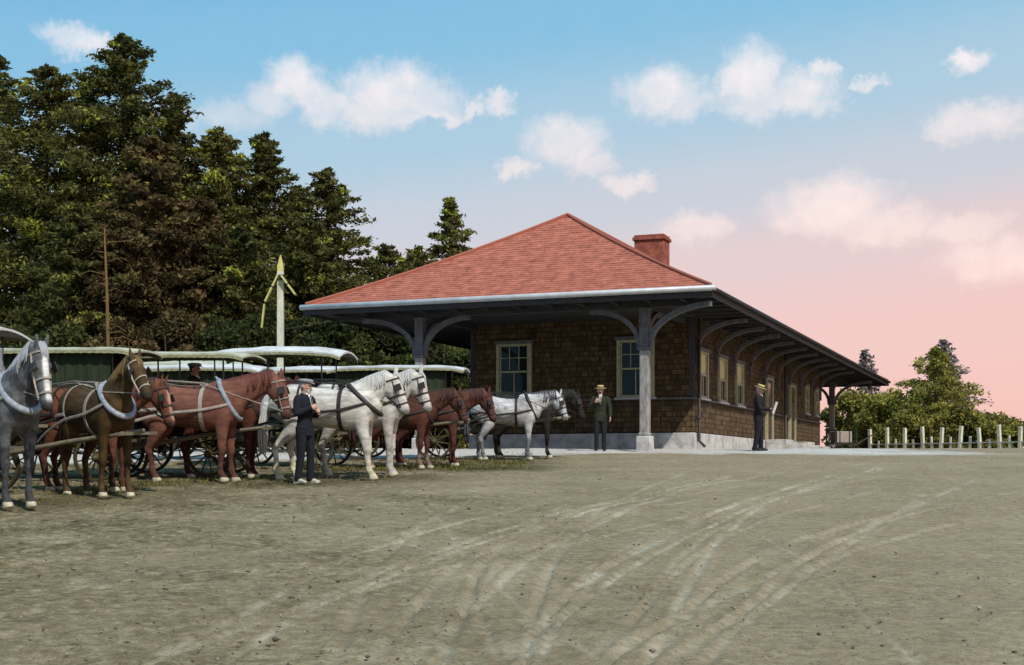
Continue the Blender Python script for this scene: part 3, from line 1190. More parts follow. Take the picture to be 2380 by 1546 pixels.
# ------------------------------------------------------------------ fence
fx0, fy0 = 30.2, 48.5
fx1, fy1 = 17.0, 66.0
fe = empty('post_fence', (fx0, fy0, float(gz(fx0, fy0))))
tag(fe, 'low whitewashed fence of tall posts and two rails beside the track', 'fence')
dv = Vector((fx1 - fx0, fy1 - fy0, 0))
npost = 45
rails = MB()
for i in range(npost):
    p = dv * (i / (npost - 1))
    tall = i % 2 == 0
    q = MB()
    hh = (1.34 if tall else .86) + random.Random(i).uniform(-.12, .10)
    q.box((p.x, p.y, hh / 2 - .1), (.15 if tall else .1, .15 if tall else .1, hh + .2), rot=(R(random.Random(i + 50).uniform(-4, 4)), R(random.Random(i + 70).uniform(-4, 4)), R(40)), taper=.93)
    q.build('post', M['fence_paint'], fe, bevel=.012)
for z in (.30, .58):
    q = MB()
    q.bar((0, 0, z), (dv.x, dv.y, z), .05, .12)
    q.build('rail', M['fence_grey'], fe)

# ------------------------------------------------------------------ trees
def leaf_mesh(name, C, out, size, tint, rng, droop=.25, flat=.5, aspect=.42):
    """one small diamond leaf spray per centre"""
    n = len(C)
    d = out + rng.normal(0, .75, (n, 3))
    d[:, 2] -= droop
    d /= np.linalg.norm(d, axis=1, keepdims=True) + 1e-9
    s = np.cross(d, rng.normal(0, 1, (n, 3)) + np.array([0, 0, 2 * flat]))
    s /= np.linalg.norm(s, axis=1, keepdims=True) + 1e-9
    L = (size * rng.uniform(.6, 1.5, n))[:, None]
    W = L * aspect * rng.uniform(.6, 1.3, n)[:, None]
    nrm = np.cross(d, s)
    a = C - d * L * .5
    b = C + s * W * .5 + nrm * W * .15
    c = C + d * L * .5
    e = C - s * W * .5 + nrm * W * .15
    co = np.stack([a, b, c, e], 1).reshape(-1, 3)
    fc = np.arange(4 * n).reshape(-1, 4)
    return np_mesh(name, co, fc, None, {'tint': tint})


def clump_tint(rng, n, lo=0., hi=1., p=1.6):
    return lo + (hi - lo) * rng.random(n) ** p


def conifer(name, label, u, Y, vtop, rad, matl, seed, n=9000, base=.05, size=.19, bark='bark', z0=None, shape=.85, ragged=.35, group='trees behind the wagons', lump=.0, bright=0.):
    rng = np.random.default_rng(seed)
    x = (u - 512) / FPX * Y
    zg = float(gz(x, Y))
    h = EYE + (470 - vtop) / FPX * Y - zg
    t = empty(name, (x, Y, zg))
    tag(t, label, 'tree', group)
    q = MB()
    lean = rng.normal(0, .012, 2)
    pts = [(lean[0] * k * h, lean[1] * k * h, h * k - .2 * (k == 0)) for k in np.linspace(0, .99, 9)]
    q.tube(pts, [max(.02, .020 * h * (1 - k) ** .9) for k in np.linspace(0, .99, 9)], 9)
    limbs = q
    nb = int(h * 16)
    Cs, Os, Ts = [], [], []
    per = max(20, n // nb)
    for i in range(nb):
        f = base + (1 - base) * (i + rng.random()) / nb
        az = i * 2.399 + rng.normal(0, .5)
        prof = (1 - f) ** shape * (1 - np.exp(-(f - base + .03) * 14))
        tier = (f * h * .62 + .15 * math.sin(az)) % 1.0
        ln = rad * prof * rng.uniform(1 - ragged, 1 + ragged * .55) * (1.16 - .46 * tier) + .07 + .07 * rng.random()
        ln *= 1 + lump * math.sin(f * 17 + az * 2)
        dz = -.30 * ln * (1 - f) + .18 * ln * f
        a = np.array([lean[0] * f * h, lean[1] * f * h, f * h])
        d = np.array([math.cos(az), math.sin(az), 0.])
        if i % 3 == 0 and f < .9:
            limbs.tube([a, a + d * ln * .5 + (0, 0, dz * .3), a + d * ln * .92 + (0, 0, dz)], [.035 + .01 * rng.random(), .022, .008], 4)
        k = int(per * (.35 + 1.3 * prof) * (.7 + .6 * rng.random())) + 8
        s = rng.random(k) ** .62
        P = a + d * (ln * s)[:, None]
        P[:, 2] += dz * s ** 1.4 + .0
        wv = .05 + .16 * ln * (1 - s * .75)
        P += rng.normal(0, 1, (k, 3)) * wv[:, None] * np.array([1, 1, .5])
        Cs.append(P)
        Os.append(np.repeat((d + np.array([0, 0, .15]))[None], k, 0))
        bt = rng.random()
        Ts.append(np.clip(.15 + .35 * bt + bright + rng.normal(0, .16, k) + .5 * (rng.random() < .14) * (rng.random(k) < .6), 0, 1))
    limbs.build('trunk', M[bark], t, smooth=True)
    me = leaf_mesh('crown', np.concatenate(Cs), np.concatenate(Os), size, np.concatenate(Ts), rng)
    link('crown', me, M[matl], t)
    return t


def bushy(name, label, u, Y, vtop, rx, matl, seed, n=7000, size=.22, ry=None, group='bushes behind the wagons', cat='bush', base=.05, blobs=22, trunk=.05, bright=0., hgt=None):
    rng = np.random.default_rng(seed)
    x = (u - 512) / FPX * Y
    zg = float(gz(x, Y))
    h = hgt or EYE + (470 - vtop) / FPX * Y - zg
    ry = ry or rx * .8
    t = empty(name, (x, Y, zg))
    tag(t, label, cat, group)
    q = MB()
    for i in range(5):
        a = i * 1.3 + rng.random()
        q.tube([(0.1 * math.cos(a), .1 * math.sin(a), -.1), (rx * .22 * math.cos(a), ry * .22 * math.sin(a), h * .4), (rx * .5 * math.cos(a), ry * .5 * math.sin(a), h * .78)], [trunk * 1.2, trunk * .8, trunk * .25], 6)
    q.build('trunk', M['bark'], t, smooth=True)
    Cs, Os, Ts = [], [], []
    for i in range(blobs):
        a = rng.random() * 6.283
        zz = base + (1 - base) * rng.random() ** .8
        w = math.sqrt(max(.05, 1 - (zz * 1.02 - .25) ** 2 / .62)) if zz > .25 else .9
        rr = w * rng.uniform(.25, .8)
        c = np.array([rx * rr * math.cos(a), ry * rr * math.sin(a), h * zz * .88])
        br = rng.uniform(.22, .42) * min(rx, h * .6)
        k = n // blobs
        v = rng.normal(0, 1, (k, 3))
        v /= np.linalg.norm(v, axis=1, keepdims=True)
        r = br * rng.random(k) ** .4
        Cs.append(c + v * r[:, None] * np.array([1, 1, .8]))
        Os.append(v)
        bt = rng.random()
        Ts.append(np.clip(.1 + .4 * bt + bright + rng.normal(0, .18, k), 0, 1))
    C = np.concatenate(Cs)
    C[:, 2] = np.maximum(C[:, 2], .03)
    me = leaf_mesh('crown', C, np.concatenate(Os), size, np.concatenate(Ts), rng, droop=.1, flat=.3, aspect=.6)
    link('crown', me, M[matl], t)
    return t


conifer('fir_tree', 'tallest dark fir, its ragged top highest in the sky', 120, 52, 36, 6.2, 'fir', 1, 72000, lump=.10, shape=.66)
conifer('fir_tree', 'dense green fir at the left end of the wood', 46, 50, 70, 5.0, 'fir_olive', 2, 48000, shape=.58)
conifer('fir_tree', 'dark fir half cut off by the picture edge', -8, 52, 60, 4.8, 'fir', 3, 34000, shape=.8)
conifer('fir_tree', 'green fir whose shoulder shows left of the tallest top', 88, 53, 78, 3.6, 'fir', 16, 30000, shape=.85)
conifer('browned_fir_tree', 'rust brown fir standing in front of the tallest fir', 155, 47, 138, 4.4, 'fir_brown', 4, 46000, shape=.72)
conifer('browned_fir_tree', 'smaller brown fir with pale trunk between green firs', 207, 47.5, 200, 3.4, 'fir_brown', 5, 26000, shape=.7)
conifer('browned_fir_tree', 'low brown fir just behind the dead orange trunk', 118, 45.6, 215, 2.9, 'fir_brown', 17, 24000, shape=.6)
conifer('fir_tree', 'dark fir filling between the tallest and the olive one', 178, 54, 96, 4.0, 'fir', 18, 34000, shape=.8)
conifer('fir_tree', 'olive fir with yellow green tips right of the tallest', 213, 53, 128, 4.8, 'fir_olive', 6, 44000, shape=.62, bright=.06)
conifer('fir_tree', 'pointed black green fir behind the crossing post', 265, 54, 134, 4.6, 'fir', 7, 46000, shape=.68)
conifer('fir_tree', 'dark green fir whose slender top is above the roof eave tip', 333, 58, 171, 5.2, 'fir_olive', 8, 42000, shape=.74)
conifer('fir_tree', 'lone yellow green fir poking above the red roof slope', 452, 75, 198, 5.6, 'fir_olive', 9, 26000, shape=.84, bright=.12, size=.24)
conifer('fir_tree', 'low dark fir filling the gap before the lone fir', 388, 68, 246, 5.2, 'fir_olive', 10, 20000, shape=.6, size=.24)
conifer('fir_tree', 'low blunt fir beside the red roof slope', 418, 72, 247, 4.4, 'fir_olive', 12, 16000, shape=.55, bright=.08, size=.24)
conifer('fir_tree', 'deep green fir low between brown fir and crossing post', 240, 47, 226, 3.2, 'fir', 13, 24000, shape=.7)
conifer('fir_tree', 'deep green fir low at the back of the first canopies', 72, 45.5, 205, 3.6, 'fir', 14, 26000, shape=.7)
conifer('fir_tree', 'dark fir low behind the eave tip of the roof', 312, 52, 222, 3.9, 'fir', 15, 26000, shape=.66)
conifer('fir_tree', 'slender dark fir between crossing post and eave tip', 297, 57, 186, 3.6, 'fir', 19, 24000, shape=.8)

for i, (u, Y, vt, rx, mt, lb) in enumerate([
        (8, 44, 318, 2.2, 'bush', 'dark bush at the far left behind the gray horse'),
        (62, 43.5, 322, 2.0, 'bush', 'dark bush behind the first flat canopy'),
        (118, 43.2, 312, 1.9, 'fir_brown', 'brown twiggy bush at the foot of the dead tree'),
        (170, 43.6, 306, 1.9, 'fir_brown', 'brown leafy bush behind the long wagon roof'),
        (222, 43.4, 318, 1.9, 'bush', 'dark green bush left of the crossing post'),
        (262, 44.5, 300, 1.8, 'bush', 'tall dark bush directly behind the crossing post'),
        (318, 45.5, 302, 2.1, 'bush', 'glossy dark bush under the eave tip'),
        (368, 47, 306, 2.1, 'bush', 'dark leafy bush seen under the porch roof left of the brace'),
        (412, 49, 318, 2.0, 'bush', 'dark bush behind the left porch column'),
        (450, 53, 320, 2.2, 'bush', 'dark bush between porch column and shingled wall')]):
    bushy('bush', lb, u, Y, vt, rx, mt, 40 + i, 17000, .14)

# far right, beyond the fence
GR = 'trees beyond the fence'
bushy('leafy_tree', 'yellow green leafy tree behind the far porch', 858, 84, 392, 3.0, 'lime', 60, 6500, .26, group=GR, cat='tree', trunk=.09, base=.2)
bushy('leafy_tree', 'bright yellow green tree between porch and spruce', 886, 78, 388, 2.3, 'lime', 61, 6500, .24, group=GR, cat='tree', trunk=.09, base=.15, bright=.1)
conifer('spruce_tree', 'broad olive green spruce behind the fence', 936, 76, 348, 4.6, 'lime', 62, 17000, shape=.82, size=.2, group=GR, bright=-.05)
conifer('bare_spruce_tree', 'thin greyish spruce rising behind the olive spruce', 944, 82, 340, 3.6, 'grey_fir', 63, 8000, shape=.9, size=.22, group=GR)
conifer('bare_spruce_tree', 'small greyish tree top showing over the roof end', 866, 88, 350, 2.2, 'grey_fir', 64, 4500, shape=.8, size=.22, group=GR)
for i, (u, Y, vt, rx, lb) in enumerate([(915, 74, 402, 2.0, 'low yellow green shrub left of the olive spruce'), (968, 74, 404, 2.2, 'olive shrub right of the spruce by the fence'),
                                        (995, 75, 411, 2.2, 'low shrub tapering down at the end of the trees'), (1028, 76, 414, 2.4, 'low shrub at the picture edge behind the fence'), (1062, 77, 408, 2.6, 'last low shrub beyond the picture edge')]):
    bushy('shrub', lb, u, Y, vt, rx, 'lime', 70 + i, 4500, .22, group='shrubs beyond the fence', bright=-.22)

# slender dead trunk
dx, dy = (107 - 512) / FPX * 42, 42
dt = empty('dead_tree', (dx, dy, float(gz(dx, dy))))
tag(dt, 'slender bare orange trunk rising behind the canopies', 'tree')
q = MB()
hh = EYE + (470 - 228) / FPX * 42 - float(gz(dx, dy))
q.tube([(.12, 0, -.1), (.05, 0, hh * .35), (.0, 0, hh * .7), (-.08, 0, hh)], [.075, .062, .045, .018], 9)
r_ = random.Random(4)
for k in range(16):
    z = hh * r_.uniform(.35, .97)
    a = r_.choice([0, math.pi]) + r_.uniform(-.8, .8)
    l = r_.uniform(.4, 1.3)
    q.tube([(0, 0, z), (l * .6 * math.cos(a), l * .5 * math.sin(a), z + .1), (l * math.cos(a), l * math.sin(a), z - .05)], [.018, .012, .005], 5)
q.build('trunk', M['bark_orange'], dt, smooth=True)

# ------------------------------------------------------------------ horses
def fuse_coat(o, fn):
    me = o.data
    n = len(me.vertices)
    co = np.empty(n * 3, np.float32)
    me.vertices.foreach_get('co', co)
    co = co.reshape(-1, 3)
    c = np.ones((n, 4), np.float32)
    c[:, :3] = fn(co)
    me.attributes.new('coat', 'FLOAT_COLOR', 'POINT').data.foreach_set('color', c.ravel())
    return co


def poly_centres(me):
    c = np.empty(len(me.polygons) * 3, np.float32)
    me.polygons.foreach_get('center', c)
    return c.reshape(-1, 3)


POSES = {   # poll, muzzle tip (x, z) on the horse's own scale, withers 1.5
    'up': ((1.00, 1.86), (1.40, 1.34)),
    'tucked': ((.98, 1.86), (1.27, 1.28)),
    'level': ((1.14, 1.66), (1.42, 1.10)),
    'low': ((1.20, 1.48), (1.38, .92)),
    'proud': ((1.02, 1.72), (1.40, 1.26)),
    'bent': ((.95, 1.60), (1.16, 1.03)),
    'face': ((1.00, 1.72), (1.18, 1.06)),
    'reach': ((1.24, 1.56), (1.42, .96)),
}


def horse(label, loc, yaw, scale, coat, pose='up', harness='leather', hooves='hoof', mane=(.1, .1, .1), points=None, sock=None, blaze=None, dapple=0.0, seed=0, hind=(0, 0), fore=(0, 0), lane=1, bend=0.0, sx=1.0):
    rng = np.random.default_rng(seed + 500)
    X, Y = loc
    t = empty('harnessed_horse', (X, Y, float(gz(X, Y)) + .0), R(yaw))
    t.scale = (scale * sx, scale, scale)
    tag(t, label, 'horse', 'harnessed horses standing in teams')
    (px, pz), (mx, mz) = POSES[pose]
    px += rng.normal(0, .015)
    b = MB()
    trunk = [(-.80, 1.26, .09, .08), (-.74, 1.22, .22, .18), (-.58, 1.195, .315, .275), (-.40, 1.18, .325, .29), (-.15, 1.145, .30, .285), (.10, 1.115, .31, .295), (.30, 1.11, .335, .285), (.48, 1.14, .345, .25), (.64, 1.16, .29, .205), (.75, 1.16, .19, .14), (.79, 1.16, .10, .08)]
    b.tube([(x, 0, z) for x, z, _, _ in trunk], [(w, h) for _, _, h, w in trunk], 28, interp=3)
    b.tube([(.06, 0, 1.28), (.26, 0, 1.385), (.40, 0, 1.41), (.56, 0, 1.34)], [(.07, .08), (.085, .10), (.10, .12), (.12, .14)], 14, interp=3)      # withers
    # neck, seen as one arched sweep from chest to poll
    P0, P3 = np.array([.50, 0, 1.24]), np.array([px, 0, pz])
    dirv = (P3 - P0)
    arch = .09 if pose in ('up', 'tucked') else .03
    nrm = np.array([-dirv[2], 0, dirv[0]])
    nrm /= np.linalg.norm(nrm)
    npts, nrad = [], []
    for k, (w, hgt) in zip((0, .25, .5, .75, 1.0), ((.185, .33), (.145, .255), (.112, .205), (.092, .165), (.085, .135))):
        npts.append(P0 + dirv * k + nrm * arch * math.sin(math.pi * k) * (.4 + k) + np.array([0, bend * k * k, 0]))
        nrad.append((w, hgt))
    b.tube(npts, nrad, 22, interp=3)
    # head
    A, B = npts[-1] + np.array([.005, 0, .02]), np.array([mx, bend * 1.35, mz])
    hd = B - A
    hl = np.linalg.norm(hd)
    hd /= hl
    hn = np.array([-hd[2], 0, hd[0]])
    hn = hn if hn[2] > 0 else -hn            # points to the forehead side
    hs = np.cross(hd, hn)
    prof = [(-.04, .0, .075, .06), (.04, -.015, .115, .088), (.16, -.035, .145, .100), (.30, -.045, .150, .096), (.44, -.028, .128, .080), (.60, -.012, .098, .063), (.76, -.004, .082, .058), (.90, -.004, .082, .060), (.98, -.014, .060, .050), (1.0, -.02, .035, .03)]
    b.tube([A + hd * k * hl + hn * o for k, o, _, _ in prof], [(w, h) for _, _, h, w in prof], 20, lat=tuple(hs), interp=3)
    for s in (-1, 1):
        e = A + hd * hl * .30 + hn * .045 + hs * s * .082
        b.tube([e - hd * .03, e, e + hd * .03], [.018, .028, .018], 8)
        n_ = A + hd * hl * .90 + hn * .03 + hs * s * .045
        b.tube([n_ - hd * .03, n_ + hd * .02], [.022, .018], 8)
        ea = A + hn * .055 + hs * s * .055 - hd * .02
        et = ea + hn * .08 - hd * .12 + hs * s * .02
        b.tube([ea + hd * .03, ea * .6 + et * .4, ea * .25 + et * .75, et], [(.030, .024), (.034, .022), (.022, .015), (.006, .005)], 10, lat=tuple(hs), interp=2)
    # jaw and throat
    b.tube([A + hd * hl * .10 - hn * .07, A + hd * hl * .28 - hn * .12, A + hd * hl * .45 - hn * .085], [(.05, .06), (.065, .06), (.045, .045)], 12, lat=tuple(hs), interp=2)
    # legs
    for s in (-1, 1):
        j = rng.normal(0, .03)
        fx = fore[0 if s < 0 else 1] + j
        y = .155 * s
        b.tube([(.54, y * .85, 1.18), (.53, y, .98), (.525 + fx * .25, y, .80), (.53 + fx * .5, y * .95, .56), (.54 + fx * .55, y * .95, .47), (.525 + fx * .7, y * .93, .38), (.525 + fx * .85, y * .92, .24), (.525 + fx * .95, y * .92, .155), (.56 + fx, y * .92, .085)],
               [(.10, .17), (.088, .13), (.068, .098), (.050, .062), (.053, .060), (.038, .044), (.034, .041), (.044, .050), (.042, .046)], 14, lat=(0, 1, 0), interp=3)
        b.tube([(.565 + fx, y * .92, .10), (.575 + fx, y * .92, .055), (.59 + fx, y * .92, .0)], [(.044, .048), (.055, .062), (.062, .076)], 14, lat=(0, 1, 0))
        hx = hind[0 if s < 0 else 1] + rng.normal(0, .03)
        y = .155 * s
        b.tube([(-.52, y * .75, 1.20), (-.47, y * .95, 1.02), (-.42 + hx * .1, y * 1.05, .86), (-.50 + hx * .4, y, .70), (-.60 + hx * .65, y * .95, .555), (-.635 + hx * .75, y * .93, .49), (-.615 + hx * .82, y * .92, .40), (-.60 + hx * .9, y * .92, .26), (-.595 + hx * .96, y * .92, .165), (-.56 + hx, y * .92, .09)],
               [(.13, .24), (.125, .215), (.098, .160), (.066, .095), (.047, .062), (.045, .058), (.038, .046), (.036, .043), (.046, .052), (.043, .047)], 14, lat=(0, 1, 0), interp=3)
        b.tube([(-.555 + hx, y * .92, .10), (-.545 + hx, y * .92, .055), (-.53 + hx, y * .92, .0)], [(.045, .048), (.055, .062), (.062, .074)], 14, lat=(0, 1, 0))
    o = b.fused('body', .019, 4, [M['coat'], M[hooves], M['eye']], t, .5)
    me = o.data
    pts_ = points if points is not None else coat

    def fn(co):
        n = len(co)
        base = np.repeat(np.array([coat], np.float32), n, 0)
        v = fbm(co[:, 0] + co[:, 1] * 1.7, co[:, 2] + co[:, 1] * .6, seed + 3, 4, 3.0)
        base = base * (.82 + .36 * v)[:, None]
        if dapple:
            d = fbm(co[:, 0] * 1.0 + co[:, 1], co[:, 2], seed + 9, 2, 11.0)
            k = (dapple * np.clip((d - .48) * 4, 0, 1))[:, None]
            base = base * (1 - k) + np.array(pts_) * k
        low = np.clip((.62 - co[:, 2]) / .25, 0, 1)[:, None]  # dark points of the coat, deepened to carry shading on the legs
        base = base * (1 - low * .85) + np.array(pts_) * low * .85
        if sock is not None:
            k = np.clip((.34 - co[:, 2]) / .08, 0, 1)[:, None]
            base = base * (1 - k) + np.array(sock) * k
        r = co - A
        al = r @ hd / hl
        up = r @ hn
        lt = r @ hs
        inh = np.linalg.norm(r - np.outer(r @ hd, hd), axis=1) < .17
        mu = np.clip((al - .80) / .12, 0, 1) * inh
        base = base * (1 - .55 * mu[:, None]) + np.array([.03, .028, .028]) * .55 * mu[:, None]
        if blaze is not None:
            k = (np.clip((up - .035) / .03, 0, 1) * np.clip((.045 - np.abs(lt)) / .02, 0, 1) * np.clip((al - .12) / .1, 0, 1) * np.clip((.92 - al) / .1, 0, 1) * inh)[:, None]
            base = base * (1 - k) + np.array(blaze) * k
        return base
    fuse_coat(o, fn)
    pc = poly_centres(me)
    mi = np.zeros(len(pc), np.int32)
    mi[pc[:, 2] < .068] = 1
    for s in (-1, 1):
        e = A + hd * hl * .30 + hn * .047 + hs * s * .108
        mi[np.linalg.norm(pc - e, axis=1) < .024] = 2
    me.polygons.foreach_set('material_index', mi)
    # mane and tail: many locks, hanging from crest and dock
    hair = bpy.data.materials.get('horsehair %.2f %.2f %.2f' % mane) or mat('horsehair %.2f %.2f %.2f' % mane, mane, tuple(x * .5 for x in mane), 30, .6, stretch=(5, 5, .5))
    q = MB()
    NP = crom([np.array(p) for p in npts], 6)
    for k in range(46):
        f = .12 + .88 * k / 45
        i = min(int(f * (len(NP) - 1)), len(NP) - 1)
        p = NP[i]
        hgt = np.interp(f, (0, .25, .5, .75, 1), (.33, .255, .205, .165, .135))
        c = p + nrm * (hgt * .93)
        s = -1
        l = .19 + .08 * rng.random()
        q.tube([c + (0, .012 * rng.normal(), -.01), c + nrm * .025 + (0, s * .03, -.01), c + (rng.normal(0, .015), s * (.075 + .02 * rng.random()), -l * .5), c + (rng.normal(0, .02) - .01, s * (.105 + .02 * rng.random()), -l)], [(.020, .012), (.022, .014), (.018, .010), (.005, .004)], 6, interp=2)
    for k in range(6):
        c = A + hn * .07 + hs * rng.normal(0, .018)
        q.tube([c - hd * .05, c + hn * .035 + hd * .06, c + hn * .02 + hd * (.17 + .05 * rng.random())], [.014, .016, .004], 6)
    q.build('mane', hair, t, smooth=True)
    q = MB()
    q.tube([(-.77, 0, 1.33), (-.87, 0, 1.30), (-.93, 0, 1.12), (-.93, 0, .9)], [(.045, .04), (.055, .05), (.065, .06), (.05, .05)], 10, interp=3)
    for k in range(26):
        a, r0 = rng.random() * 6.283, .03 + .035 * rng.random()
        q.tube([(-.88 + r0 * .5 * math.cos(a), r0 * math.sin(a), 1.22), (-.94 + r0 * math.cos(a), r0 * 1.3 * math.sin(a), .95), (-.95 + r0 * 1.2 * math.cos(a), r0 * 1.5 * math.sin(a), .65), (-.94 + r0 * math.cos(a), r0 * math.sin(a), .38 + .12 * rng.random())], [.018, .02, .018, .004], 6, interp=2)
    q.build('tail', hair, t, smooth=True)
    # harness
    hm = M[harness]
    q = MB()
    cn = (npts[0] * .62 + npts[1] * .38)
    tdir = npts[1] - npts[0]
    tdir /= np.linalg.norm(tdir)
    upv = np.array([-tdir[2], 0, tdir[0]])
    ringp, ringr = [], []
    for k in range(29):
        a = 2 * math.pi * k / 28
        ringp.append(cn - upv * .03 + np.array([0, 1, 0]) * .195 * math.sin(a) + upv * (.325 * math.cos(a)))
        ringr.append((.038, .045))
    q.tube(ringp, ringr, 8, lat=tuple(tdir), cap=False)
    q.tube([cn + upv * .29, cn + upv * .38 - tdir * .02], [.03, .012], 6)
    q.build('collar', M['collar_grey'] if harness == 'tan_leather' else hm, t, smooth=True)
    q = MB()
    q.ring((.24, 0, 1.112), .292, .335, (0, 1, 0), (0, 0, 1), .055, .013, 30)
    q.box((.24, 0, 1.475), (.11, .2, .05))
    for s in (-1, 1):
        q.box((.24, s * .12, 1.46), (.03, .03, .10))
    q.build('girth', hm, t)
    q = MB()
    q.ring((-.36, 0, 1.18), .296, .332, (0, 1, 0), (0, 0, 1), .032, .010, 30)
    q.tube([(.2, 0, 1.46), (-.1, 0, 1.462), (-.4, 0, 1.515), (-.6, 0, 1.52), (-.78, 0, 1.36)], [(.018, .006)] * 5, 6, interp=3)
    q.tube([(-.36, .3, 1.10), (-.6, .295, 1.08), (-.78, .18, 1.06), (-.83, 0, 1.06), (-.78, -.18, 1.06), (-.6, -.295, 1.08), (-.36, -.3, 1.10)], [(.024, .008)] * 7, 6, lat=(0, 0, 1), interp=3)
    q.build('breeching', hm, t)
    for s in (-1, 1):
        q = MB()
        a = cn - upv * .12 + np.array([0, s * .225, 0])
        q.tube([a, (.24, s * .315, 1.08), (-.3, s * .325, 1.02), (-.9, s * .30, .86), (-1.25, s * .26, .74)], [(.022, .008)] * 5, 6, lat=(0, 0, 1), interp=3)
        q.build('trace', hm, t)
    q, bl = MB(), []
    for k, w in ((.10, .02), (.52, .02), (.74, .022)):
        hh = np.interp(k, [p[0] for p in prof], [p[2] for p in prof])
        ww = np.interp(k, [p[0] for p in prof], [p[3] for p in prof])
        of = np.interp(k, [p[0] for p in prof], [p[1] for p in prof])
        q.ring(A + hd * hl * k + hn * of, ww + .004, hh + .004, hs, hn, w, .008, 22)
    for s in (-1, 1):
        q.tube([A + hd * hl * .10 + hs * s * .098, A + hd * hl * .45 + hs * s * .102 - hn * .02, A + hd * hl * .80 + hs * s * .068 - hn * .03], [(.012, .006)] * 3, 6, interp=2)
        e = A + hd * hl * .33 + hn * .045 + hs * s * .125
        bl.append((e, Matrix((tuple(hd), tuple(hs), tuple(hn))).transposed() @ Euler((0, 0, s * R(14))).to_matrix()))
    o = q.build('bridle', hm, t)
    for e, m_ in bl:
        q = MB()
        q.box(e, (.11, .012, .10), rot=m_)
        q.build('blinder', M['leather'], o, bevel=.004)
    q = MB()
    for s in (-1, 1):
        q.tube([A + hd * hl * .82 + hs * s * .075 - hn * .03, cn + np.array([0, s * .21, 0]) + upv * .12, (.24, s * .14, 1.50), (-.45, s * .10, 1.56), (-1.3, s * .06, 1.55)], [.008] * 5, 5)
    q.build('rein', hm, t)
    return t


WHITE = (.54, .53, .50)
BAY = (.165, .072, .052)
BROWN = (.070, .043, .018)
DRED = (.090, .036, .026)
GRAY = (.42, .43, .45)
horse('gray horse with pale blaze, its head hanging at the far left', (-7.16, 19.2), -42, 1.22, (.115, .12, .13), 'face', 'tan_leather', 'hoof', (.40, .41, .43), points=(.05, .05, .055), blaze=(.72, .73, .75), dapple=.9, seed=1)
horse('gray horse mostly hidden beyond the far left gray one', (-8.6, 20.6), -30, 1.18, (.24, .25, .27), 'level', 'leather', 'hoof', (.2, .2, .21), points=(.06, .06, .065), dapple=.6, seed=2)
horse('orange brown horse wearing a gray collar, chest toward the viewer', (-6.26, 20.95), -47, 1.13, BROWN, 'proud', 'tan_leather', 'hoof', (.16, .10, .03), points=(.05, .03, .012), sock=(.07, .045, .02), seed=3, fore=(-.06, .08))
horse('brown horse lowering its reddish muzzle behind the bay', (-6.75, 22.0), -16, 1.1, (.15, .058, .035), 'low', 'leather', 'hoof', (.06, .03, .02), points=(.06, .03, .018), seed=4, blaze=(.40, .24, .20))
horse('red bay horse with pale harness straps beside the capped man', (-5.62, 24.2), -5, 1.14, BAY, 'reach', 'tan_leather', 'hoof', (.13, .035, .024), points=(.070, .026, .020), sock=(.09, .04, .03), seed=5, sx=1.08, hind=(.10, .02), fore=(.0, .10))
horse('dark bay horse standing beyond the red bay', (-5.3, 25.15), -5, 1.12, (.09, .03, .02), 'low', 'leather', 'hoof', (.04, .02, .015), points=(.05, .02, .014), seed=6, hind=(.1, .0))
horse('white horse nearest the viewer behind the capped man', (-3.3, 24.75), -7, 1.13, WHITE, 'bent', 'leather', 'hoof', (.6, .6, .58), points=(.50, .48, .40), sock=(.52, .50, .36), seed=7, sx=1.10, hind=(-.16, .08), fore=(.08, .0))
horse('second white horse, its head ahead of its teammate', (-2.85, 25.75), -9, 1.15, (.50, .49, .47), 'bent', 'leather', 'hoof', (.58, .58, .56), points=(.40, .39, .36), seed=8, hind=(.06, -.06), fore=(.05, -.04))
horse('dark red horse just past the two white heads', (-2.3, 28.0), -8, 1.0, DRED, 'low', 'leather', 'hoof', (.05, .02, .015), points=(.06, .02, .015), sock=(.22, .14, .11), seed=9, fore=(-.1, .05))
horse('dark red horse with its nose on the dappled gray rump', (-1.75, 28.95), -4, 1.0, (.105, .042, .031), 'low', 'leather', 'hoof', (.07, .026, .018), points=(.07, .024, .018), seed=10, fore=(.05, -.06))
horse('dappled gray horse with dark neck in front of the station', (-.12, 31.3), -5, .97, (.50, .51, .53), 'low', 'leather', 'hoof', (.08, .08, .09), points=(.12, .12, .13), dapple=.45, seed=11, fore=(.0, -.08), hind=(.05, -.05))
horse('black horse whose nose nearly reaches the straw hat man', (.28, 32.25), -3, .98, (.022, .021, .018), 'low', 'leather', 'hoof', (.012, .012, .012), points=(.016, .015, .013), sock=(.05, .05, .03), seed=12, fore=(.05, -.05), hind=(-.06, .04))

# ------------------------------------------------------------------ wagons
def wheel_mesh(r, nsp):
    sp = MB()
    for k in range(nsp):
        a = 2 * math.pi * k / nsp
        sp.tube([(.06 * math.cos(a), 0, .06 * math.sin(a)), (.5 * r * math.cos(a), .005, .5 * r * math.sin(a)), ((r - .04) * math.cos(a), 0, (r - .04) * math.sin(a))], [.017, .014, .016], 6)
    sp.ring((0, 0, 0), r - .055, r - .055, (1, 0, 0), (0, 0, 1), .045, .038, 36)
    ty = MB()
    ty.ring((0, 0, 0), r - .017, r - .017, (1, 0, 0), (0, 0, 1), .05, .017, 36)
    hb = MB()
    hb.lathe([(.001, -.13), (.035, -.13), (.05, -.09), (.075, -.03), (.075, .03), (.05, .09), (.035, .13), (.001, .13)], 14, M=Euler((R(90), 0, 0)).to_matrix())
    return sp.mesh('wheel'), ty.mesh('tyre'), hb.mesh('hub', True)


